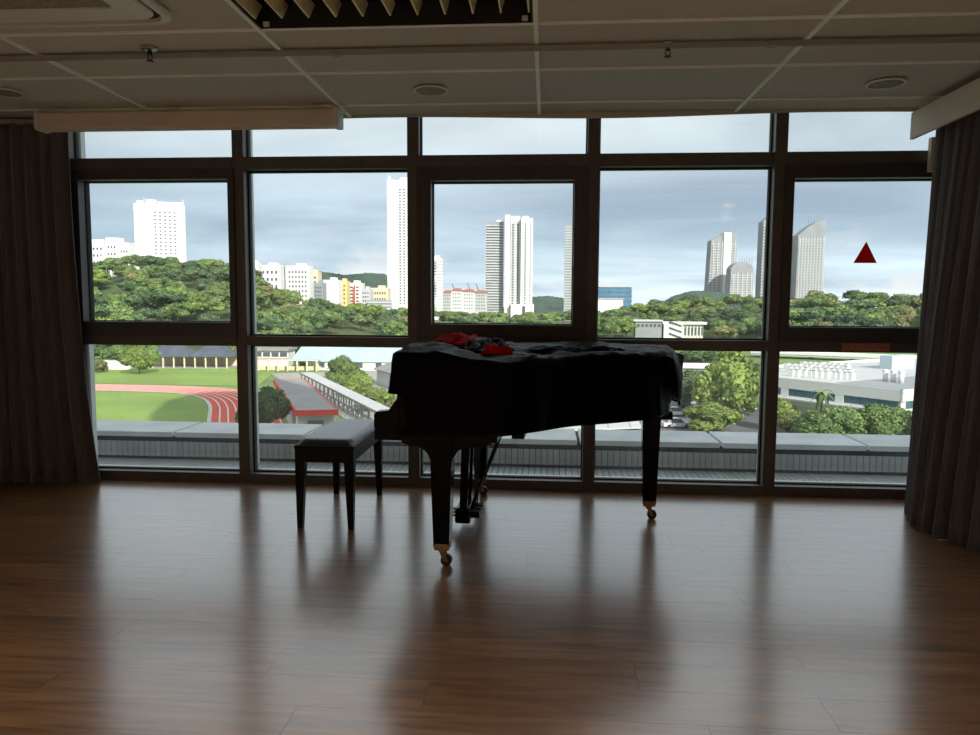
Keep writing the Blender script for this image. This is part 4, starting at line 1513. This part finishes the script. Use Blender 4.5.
ra, rb = roof_pt(870, 386), roof_pt(900, 372)
box('dark_roof_area', 'bgrey', wb, 2.0, 13.0, -30, -4, wbz - 0.5, wbz - 0.35)
a_, b_ = roof_pt(846, 371), roof_pt(873, 371)
ps = box('plant_screen', 'blueroof', wb, min(a_[0], b_[0]), max(a_[0], b_[0]), -46, -38, wbz - 0.5, wbz + 2.2)
ru = B().box(-0.55, 0.55, -0.5, 0.5, 0, 1.1, 0.06).mesh('rooftop_unit')
rf_ = B().lathe([(0.36, 1.1), (0.36, 1.25), (0.25, 1.28)], 10).mesh('fan_hood')
rr_ = random.Random(3)
for j, py in enumerate((366, 369, 372.5, 376)):
    for i in range(11):
        x_, y_ = roof_pt(784 + i * 6.0 + rr_.random() * 2.5 + j * 2, py + i * 0.35)
        if not (1.2 < x_ < LF - 1.2 and -DF + 1.5 < y_ < -1.2):
            continue
        o = link('rooftop_unit', ru, 'bwhite' if (i + j) % 3 else 'bgrey', wb, (x_, y_, wbz - 0.5))
        link('fan_hood', rf_, 'bgrey', o)
vs_ = B().tube((0, 0, 0), (0, 0, 1.7), 0.42, seg=12).lathe([(0.5, 1.7), (0.5, 1.85), (0.2, 2.0)], 12).mesh('vent_stack')
for px, py in ((885, 382), (893, 383), (901, 384)):
    x_, y_ = roof_pt(px, py)
    link('vent_stack', vs_, 'bwhite', wb, (x_, y_, wbz - 0.35))
# viaduct and far roof behind it
p0 = at(772, 262); p1 = at(945, 238)
va_ = thing('road_viaduct', 'pale raised road running behind the long white building', 'viaduct', ((p0.x + p1.x) / 2, (p0.y + p1.y) / 2, ZG), math.atan2(p1.y - p0.y, p1.x - p0.x))
Lv = (p1 - p0).length
box('deck', 'bpale', va_, -Lv / 2 - 6, Lv / 2 + 6, -4, 4, 0.9, 1.5)
for s in (-1, 1):
    box('barrier', 'bwhite', va_, -Lv / 2 - 6, Lv / 2 + 6, s * 4 - 0.2, s * 4 + 0.2, 1.5, 2.3)
for i in range(5):
    box('pier', 'bgrey', va_, -Lv / 2 + i * Lv / 4 - .6, -Lv / 2 + i * Lv / 4 + .6, -2, 2, 0, 0.9)
# small blocks seen between piano tail and tree
p = at(692, 176)
sb = thing('low_grey_building', 'low building with pale flat roof seen past the piano tail', 'building', (p.x, p.y, ZG), -0.1)
box('walls', 'bgrey', sb, -7, 7, 0, 9, 0, 3.2)
box('roof', 'bwhite', sb, -7.5, 7.5, -0.6, 9.6, 3.2, 3.7)
for i in range(5):
    box('window', 'bwin', sb, -6 + i * 2.5, -4.4 + i * 2.5, -0.06, 0.02, 1.4, 2.6)
# pale court roof seen under the piano
q = [on_z(px, py, -15.2) for px, py in ((505, 432), (642, 427), (632, 408), (520, 405))]
c_ = sum(q, Vector()) / 4
cr_ = thing('low_flat_roof', 'pale flat canopy roof with raised seams seen below the piano', 'canopy', (c_.x, c_.y, ZG))
q = [Vector((v.x - c_.x, v.y - c_.y)) for v in q]
B().prism(q, 1.6, 1.8).obj('roof', 'bpale', cr_)
for k in range(6):
    t = (k + 0.5) / 6
    p0, p1 = q[0].lerp(q[1], t), q[3].lerp(q[2], t)
    B().tube((p0.x, p0.y, 1.82), (p1.x, p1.y, 1.82), 0.06, seg=6).obj('seam', 'bgrey', cr_)
for v in q:
    w = v * 0.94
    B().tube((w.x, w.y, 0), (w.x, w.y, 1.62), 0.12, seg=8).obj('column', 'bgrey', cr_)

# cars
def car(px, py, ang, m_, label):
    p = G(px, py)
    t = thing('car', label, 'car', (p.x, p.y, ZG + 0.06), ang, 'cars in the car park')
    B().hexa([(-2.1, -.85, .3), (2.1, -.85, .3), (2.1, .85, .3), (-2.1, .85, .3)], [(-2.05, -.82, .85), (2.0, -.82, .8), (2.0, .82, .8), (-2.05, .82, .85)]).obj('body', m_, t)
    B().hexa([(-1.7, -.78, .84), (1.1, -.78, .82), (1.1, .78, .82), (-1.7, .78, .84)], [(-1.2, -.62, 1.42), (.4, -.62, 1.42), (.4, .62, 1.42), (-1.2, .62, 1.42)]).obj('cabin', 'bwin', t)
    B().box(-1.15, .35, -.62, .62, 1.41, 1.46).obj('roof', m_, t)
    for x in (-1.3, 1.3):
        for y in (-.8, .8):
            B().tube((x, y - .1, .3), (x, y + .1, .3), .3, seg=12).obj('wheel', 'rubber', t)
car(676, 428, 0.15, 'carwhite', 'white car parked below the dense tree by the piano tail')
car(690, 408, 0.1, 'cardark', 'grey car parked under the darker tree')
car(675, 416, 0.2, 'carwhite', 'white car parked between the grey car and the hedge trees')
car(752, 411, 1.0, 'carwhite', 'white car parked on the far side of the tall dense tree')

# ================================================================== FAR BUILDINGS
def slab(parent, name, m_, w, d, z0, z1, x=0, y=0):
    return box(name, m_, parent, x - w / 2, x + w / 2, y - d / 2, y + d / 2, z0, z1)


def tower(name, label, px0, px1, ytop, dist, depth, m_, rot=0.0, cat='tower block', z0=-20.0, cols=0, rows=0, xr=(0.1, 0.9), zr=(0.06, 0.94), wf=0.5, hf=0.5, winm='bwin', bands=0, bandm='bpale', side=0, group=None):
    p = at((px0 + px1) / 2, dist)
    w = (px1 - px0) * dist / FPX
    top = ztop((px0 + px1) / 2, ytop, dist)
    az = 0.0 if cat == 'flats' else math.atan2(-p.x, p.y)
    t = thing(name, label, cat, (p.x, p.y, z0), az + rot, group)
    h = top - z0
    slab(t, 'body', m_, w, depth, 0, h)
    if cols:
        hv = EYE.z - z0       # windows only where the building stands clear of the trees
        zl, zh = hv * 0.6 + zr[0] * (h - hv * 0.6), hv * 0.6 + zr[1] * (h - hv * 0.6)
        if zr[0] > 1:          # image rows of the lowest and highest window line
            zl, zh = (ztop((px0 + px1) / 2, q, dist) - z0 for q in zr)
        cw_, rh = (xr[1] - xr[0]) * w / cols, (zh - zl) / rows
        wme = B().box(-cw_ * wf / 2, cw_ * wf / 2, -0.25, 0.3, -rh * hf / 2, rh * hf / 2).mesh('window')
        for i in range(cols):
            for j in range(rows):
                link('window', wme, winm, t, (-w / 2 + xr[0] * w + cw_ * (i + .5), -depth / 2, zl + rh * (j + .5)))
        if side:
            cs_ = depth / side
            wms = B().box(-0.3, 0.25, -cs_ * .25, cs_ * .25, -rh * hf / 2, rh * hf / 2).mesh('window')
            for i in range(side):
                for j in range(rows):
                    link('window', wms, winm, t, (w / 2, -depth / 2 + cs_ * (i + .5), zl + rh * (j + .5)))
                    
    if bands:
        hv = (EYE.z - z0) * 0.6
        bh = (h - hv) / bands
        bme = B().box(-w / 2 - 0.5, w / 2 + 0.5, -depth / 2 - 0.5, depth / 2 + 0.5, 0, bh * 0.38).mesh('floor_band')
        for j in range(bands):
            link('floor_band', bme, bandm, t, (0, 0, hv + j * bh))
    t['h'] = h
    return t, w, h


# white tower on the wooded hill
t, w, h = tower('tower_block', 'broad white tower block rising from the wooded hill', 140, 187, 206, 560, 22, 'bwhite', cols=5, rows=12, xr=(0.36, 0.84), zr=(256, 212), wf=0.42, hf=0.36)
B().tube((-w * .38, 0, h), (-w * .38, 0, h + 3.0), 3.0, seg=16).obj('water_tank', 'bwhite', t)
B().tube((-w * .16, 0, h), (-w * .16, 0, h + 4.2), 4.0, seg=16).obj('water_tank', 'bwhite', t)
slab(t, 'roof_house', 'bwhite', w * .3, 12, h, h + 2.6, w * .12)
slab(t, 'roof_house', 'bwhite', w * .22, 12, h, h + 2.8, w * .36)
slab(t, 'corner_column', 'bwhite', 3.4, 3, 0, h + 0.5, -w / 2 + 10, -11)
slab(t, 'corner_column', 'bwhite', 3.0, 3, 0, h + 0.5, w / 2 - 4, -11)
for x in (-.30, .46, .49):
    B().tube((w * x, 0, h), (w * x, 0, h + 6.0), 0.25, seg=6).obj('antenna', 'bpale', t)
for i, (a, b, yt, c) in enumerate(((97, 111.5, 240, 3), (112, 124.5, 238, 3), (125, 136, 243, 3))):
    lab = ('stepped white flats on the hill, the end block farthest from the tower', 'stepped white flats on the hill, the tallest middle block', 'stepped white flats on the hill, the block touching the tower')[i]
    tower('hill_flats', lab, a, b, yt, 530, 9, 'bwhite', cols=c, rows=4, zr=(0.55, 0.92), wf=0.4, hf=0.35, cat='flats')
for px, yt in ((108, 256), (146, 257), (158, 256), (178, 258)):
    tower('hill_house', 'small white house peeking out between the hilltop trees', px - 4, px + 4, yt, 428, 6, 'bwhite', cols=2, rows=2, wf=0.4, hf=0.4, cat='house', group='houses peeking out of the hill trees', zr=(0.7, 0.95))

# tall slab beside the second mullion, and its part seen in the sash window
t, w, h = tower('tower_block', 'very tall slim white tower block standing above the row of flats', 388, 416, 182, 640, 20, 'bwhite', cols=2, rows=40, xr=(0.38, 0.66), wf=0.45, hf=0.5)
slab(t, 'roof_house', 'bwhite', w * .5, 10, h, h + 3, w * .2)
slab(t, 'roof_fin', 'bwhite', 2, 10, h, h + 4, -w * .42)
t, w, h = tower('tower_block', 'shorter white tower block with balcony rows next to the red roofed flats', 418, 442.5, 259, 640, 20, 'bwhite', bands=17, bandm='bpale', cols=3, rows=17, xr=(0.3, 0.8), wf=0.5, hf=0.4)
slab(t, 'roof_house', 'bwhite', w * .4, 10, h, h + 2.5, w * .2)

# row of flats
ROW = [(250, 262, 263, 'bwhite', 3, 6, 500), (262, 284, 265, 'bwhite', 4, 6, 520), (288, 313, 266, 'bwhite', 6, 9, 480), (310, 321, 272, 'bcream', 2, 8, 500), (316, 325.4, 283, 'bgrey', 4, 7, 462),
       (325, 341, 280, 'bwhite', 0, 0, 473), (340.5, 349, 281, 'byellow', 2, 7, 483), (348.5, 364, 283, 'bwhite', 2, 8, 494), (363, 372, 289, 'bpale', 3, 6, 470), (371, 390, 288, 'bcream', 6, 4, 481)]
RL = ['low white flats at the hill end of the row', 'long white flats next to the hill end of the row', 'broad white flats with a grid of windows, tallest of the row', 'cream flats just behind the tallest white flats',
      'narrow grey flats full of windows in the row', 'blank white gable end in the row of flats', 'yellow flats in the middle of the row', 'white flats with a red stair stripe in the row',
      'small pale flats near the slim tower', 'cream flats with close windows at the foot of the slim tower']
for (a, b, yt, m_, c, r, d), lab in zip(ROW, RL):
    t, w, h = tower('flats', lab, a, b, yt, d, 8, m_, cols=c, rows=r, wf=0.45, hf=0.4, cat='flats', zr=(0.05, 0.92))
    if 'red stair' in lab:
        slab(t, 'stair_stripe', 'red', w * .07, 1.0, h * .3, h * .95, w * .05, -6)
    slab(t, 'roof_house', m_, w * .35, 5, h, h + 1.6, w * .1)
t, w, h = tower('office_block', 'grey block with ribbon windows below the cream flats', 368, 392, 300, 460, 10, 'bgrey', bands=5, bandm='bpale', cat='office')

# twin condominium tower: shade of one wing put into grey, lit wings pale
p = at(507, 800)
t = thing('condominium_tower', 'tall twin condominium tower with pale ribs and stepped tops', 'tower block', (p.x, p.y, -20), math.radians(4))
sc_ = 800 / FPX
def zt_(py):
    return ztop(507, py, 800) + 20
for nm, m_, a, b, yt, yo, dp in (('shade_grey_wing', 'bgrey', 485.5, 503, 222, 8, 22), ('rib_wing', 'bwhite', 504, 509, 216.5, -6, 20), ('core_wing', 'bpale', 509.5, 519, 217, 0, 22), ('front_wing', 'bwhite', 519.5, 531, 220, -8, 22)):
    x0, x1 = (a - 507) * sc_, (b - 507) * sc_
    box(nm, m_, t, x0, x1, yo - dp / 2, yo + dp / 2, 0, zt_(yt))
for j in range(33):
    z = zt_(312) + (zt_(224) - zt_(312)) * j / 33
    x0, x1 = (485 - 507) * sc_, (503 - 507) * sc_
    box('balcony_band', 'bpale', t, x0, x1, -4.6, -2.6, z, z + 1.1)
    box('window', 'bwin', t, (511 - 507) * sc_, (513 - 507) * sc_, -11.3, -10.8, z, z + 1.6)
    box('window', 'bwin', t, (516 - 507) * sc_, (517.6 - 507) * sc_, -11.3, -10.8, z, z + 1.6)
    box('window', 'bwin', t, (523 - 507) * sc_, (524.6 - 507) * sc_, -19.3, -18.8, z, z + 1.6)
    box('window', 'bwin', t, (528 - 507) * sc_, (529.2 - 507) * sc_, -19.3, -18.8, z, z + 1.4)
box('podium', 'bwhite', t, (510 - 507) * sc_, (532.5 - 507) * sc_, -24, 10, 0, zt_(304))
box('podium_slot', 'bwin', t, (521 - 507) * sc_, (524 - 507) * sc_, -24.3, -24, zt_(317), zt_(306))
box('roof_crown', 'bwhite', t, (496 - 507) * sc_, (502 - 507) * sc_, 0, 14, zt_(222), zt_(220))
box('roof_crown', 'bwhite', t, (521 - 507) * sc_, (527 - 507) * sc_, -14, 0, zt_(220), zt_(217.5))

t, w, h = tower('tower_block', 'grey tower with a white cap beside the third mullion', 564, 592, 226, 820, 24, 'bgrey', bands=32, bandm='bpale')
slab(t, 'white_cap', 'bwhite', w * .7, 26, h - 7, h + 0.6, w * .12)

# red roofed flats and harbour cranes
for i, (a, b, yt, m_) in enumerate(((443, 452, 293, 'bpale'), (452, 463, 291, 'bwhite'), (463, 475, 292, 'bwhite'), (475, 487, 293, 'bpale'))):
    lab = ('pale flats with red roof beside the shorter white tower', 'white flats with red roof, second from the shorter white tower', 'white flats with red roof under the harbour cranes', 'pale flats with red roof beside the condominium')[i]
    t, w, h = tower('red_roof_flats', lab, a, b, yt, 760, 14, m_, cols=4, rows=5, wf=0.45, hf=0.45, cat='flats')
    B().hexa([(-w / 2 - .5, -8, h), (w / 2 + .5, -8, h), (w / 2 + .5, 8, h), (-w / 2 - .5, 8, h)], [(-w / 2 + 3, -1, h + 3), (w / 2 - 3, -1, h + 3), (w / 2 - 3, 1, h + 3), (-w / 2 + 3, 1, h + 3)]).obj('roof', 'redroof', t)
for px, yt, lab in ((456, 284, 'harbour crane nearest the shorter white tower'), (471, 283, 'harbour crane in the middle of the three'), (479.5, 283.5, 'harbour crane nearest the condominium')):
    p = at(px, 1100)
    t = thing('harbour_crane', lab, 'crane', (p.x, p.y, -20))
    zt2 = ztop(px, yt, 1100) + 20
    for s in (-1, 1):
        B().tube((s * 4, 0, 0), (s * 1.5, 0, zt2 * .62), 0.9, seg=6).obj('leg', 'darkroof', t)
    B().tube((3, 0, zt2 * .58), (-6, 0, zt2), 0.8, 0.5, seg=6).obj('boom', 'darkroof', t)
    box('machine_house', 'darkroof', t, -2.5, 4, -2, 2, zt2 * .56, zt2 * .64)

# blue glass office, and white hall below it
t, w, h = tower('glass_office', 'low blue glass office block on the skyline', 592, 630, 287.5, 900, 20, 'bblue', bands=5, bandm='bblue', cat='office')
slab(t, 'roof_line', 'bpale', w + 1, 22, h, h + 1.2)
t, w, h = tower('white_shed', 'white shed below the blue glass office', 594, 622, 299, 700, 16, 'bwhite', cat='building')
slab(t, 'roof', 'bpale', w + 2, 18, h, h + .8)
t, w, h = tower('white_lodge', 'tiny white lodge between the wood and the skyline', 646.5, 654, 303, 640, 10, 'bwhite', cols=4, rows=1, wf=.5, hf=.5, cat='building', zr=(0.75, .95))
slab(t, 'roof', 'bpale', w + 1, 11, h, h + 1)

# beige building with zigzag stair
p = at(668, 388)
t = thing('stair_building', 'beige building with a white zigzag stair front at the wood', 'building', (p.x, p.y, ZG), math.radians(-3))
k_ = 388 / FPX
zz = lambda py: ztop(668, py, 388) - ZG
box('left_wing', 'bgrey', t, (636 - 668) * k_, (661 - 668) * k_, -4, 9, 0, zz(321.5))
box('roof_slab', 'bpale', t, (634 - 668) * k_, (662 - 668) * k_, -5, 10, zz(321.5), zz(320))
box('right_wing', 'bcream', t, (680 - 668) * k_, (701 - 668) * k_, -2, 9, 0, zz(324))
box('roof_slab', 'bwhite', t, (662 - 668) * k_, (704 - 668) * k_, -4, 10, zz(324), zz(321.8))
box('stair_tower', 'bwhite', t, (663 - 668) * k_, (681 - 668) * k_, -4.5, 4, 0, zz(324))
for i in range(3):
    x0, x1 = (668 - 668) * k_, (680 - 668) * k_
    z0_, z1_ = zz(336) + i * 3.0, zz(338.5) + i * 3.0
    B().hexa([(x0, -4.7, z0_ + .9), (x1, -4.7, z1_), (x1, -4.5, z1_), (x0, -4.5, z0_ + .9)], [(x0, -4.7, z0_ + 2.0), (x1, -4.7, z1_ + 1.1), (x1, -4.5, z1_ + 1.1), (x0, -4.5, z0_ + 2.0)]).obj('stair_opening', 'bwin', t)
for i in range(6):
    box('window', 'bwin', t, (637.5 - 668) * k_ + i * 2.1, (637.5 - 668) * k_ + i * 2.1 + 1.3, -4.1, -3.9, zz(327), zz(324))
    box('column', 'bwhite', t, (682 - 668) * k_ + i * 1.7, (682 - 668) * k_ + i * 1.7 + 0.5, -2.4, -2.0, 0, zz(324.5))
    box('window', 'bwin', t, (683 - 668) * k_ + i * 1.7, (683 - 668) * k_ + i * 1.7 + .9, -2.1, -1.95, zz(335), zz(327))

# curved grey residential towers
def curved_tower(label, px0, px1, ytop, yside, dist, m_, lean, strip=None, net=22, colsn=5, dome=False):
    p = at((px0 + px1) / 2, dist)
    sc = dist / FPX
    w = (px1 - px0) * sc
    z0 = -20
    t = thing('curved_tower', label, 'tower block', (p.x, p.y, z0), 0.05)
    ht = ztop((px0 + px1) / 2, ytop, dist) - z0
    hs = ztop((px0 + px1) / 2, yside, dist) - z0
    n = 10
    prof_ = [(-w / 2 - lean * sc, 0), (w / 2, 0)]
    up = []
    for i in range(n + 1):
        u = i / n
        x = w / 2 - u * w
        z = hs + (ht - hs) * (math.sin(math.pi * (0.5 - 0.5 * u)) if not dome else math.sqrt(max(0, 1 - (2 * u - 1) ** 2 * 0.9)))
        up.append((x, z))
    poly = prof_ + up
    B().hexa([(x, -9, z) for x, z in poly], [(x, 9, z) for x, z in poly]).obj('body', m_, t)
    # projecting frames make a grid of pale ledges and dark recesses
    for j in range(net):
        z = 20 + (hs - 22) * j / net
        lx = -w / 2 - lean * sc * (1 - z / hs)
        box('ledge', 'bpale', t, lx, w / 2, -9.9, -9, z, z + 1.1)
    for i in range(colsn):
        x = -w / 2 + w * (i + .5) / colsn
        box('pier', 'bpale', t, x - .5, x + .5, -10.2, -9, 18, hs - 1 if i else hs - 4)
    if strip:
        x0, x1 = (strip[0] - (px0 + px1) / 2) * sc, (strip[1] - (px0 + px1) / 2) * sc
        box('sunlit_white_core', 'bwhite', t, x0, x1, -11, 0, 0, ht - 1.5)  # sunlight on the tower's centre put into a white colour
    for i in range(6):
        x = -w * .1 + w * .55 * i / 5
        B().tube((x, -6, ht * .96), (x, -6, ht + 4 + 2 * (i % 2)), 0.3, seg=6).obj('roof_mast', 'bgrey', t)
    return t
curved_tower('curved grey tower with a sunlit core painted white and roof masts', 707, 731.5, 232, 241, 900, 'bgrey', 3.0, strip=(718.5, 725.5), net=24, colsn=6)
curved_tower('lower rounded grey tower in front of the tower with the sunlit white core', 727, 748.5, 262, 272, 860, 'bgrey', 1.5, net=14, colsn=5, dome=True)
curved_tower('grey tower half hidden by the mullion beside the tower with the sunlit white core', 757.5, 784, 206, 222, 900, 'bgrey', 1.0, net=26, colsn=6)
curved_tower('pale speckled tower seen through the red triangle window', 792, 817, 221, 236, 880, 'bgrey', 1.0, net=26, colsn=9)

# far ridges
def ridge(name, pts, dist, m_):
    g = B()
    top, bot, back = [], [], []
    for i, (px, py) in enumerate(pts):
        p = at(px, dist); z = ztop(px, py, dist)
        top.append(g.bm.verts.new((p.x, p.y, z))); bot.append(g.bm.verts.new((p.x * .9, p.y * .9, -22))); back.append(g.bm.verts.new((p.x * 1.2, p.y * 1.2, -22)))
    for i in range(len(pts) - 1):
        g.bm.faces.new((bot[i], bot[i + 1], top[i + 1], top[i])).smooth = True
        g.bm.faces.new((top[i], top[i + 1], back[i + 1], back[i])).smooth = True
    return struct(g.obj(name, m_))
def ridge_pts(ctrl, seed):
    out = []
    for (a, ya), (b, yb) in zip(ctrl, ctrl[1:]):
        n = max(1, int((b - a) / 1.5))
        for i in range(n):
            px = a + (b - a) * i / n
            out.append((px, ya + (yb - ya) * i / n - 1.6 * abs(mnoise.noise(Vector((px * .22, seed, 0)))) - 1.0 * mnoise.noise(Vector((px * .6, seed, 3)))))
    out.append(ctrl[-1])
    return out
ridge('hill_ridge', ridge_pts([(225, 300), (262, 264), (300, 268), (330, 273), (345, 275), (370, 273), (385, 274), (400, 284), (440, 300)], 1.0), 950, 'farhill')
ridge('far_hill', ridge_pts([(505, 312), (525, 300), (533, 297), (548, 296), (560, 298), (585, 301), (600, 306), (640, 309), (680, 309)], 5.0), 1300, 'farhill')
ridge('low_hill', ridge_pts([(655, 306), (672, 296), (690, 291), (712, 291), (740, 297), (765, 302)], 9.0), 800, 'farhill')

# the rest of this building: a round-fronted tower wing that shades the near end of the field
tw = struct(B().lathe([(12.5, -17), (12.5, 62), (10.0, 70), (6.0, 74.5), (2.0, 76)], 40).obj('wall_outer_tower', 'bpale'))
tw.location = (19.5, -6.0, 0.0)
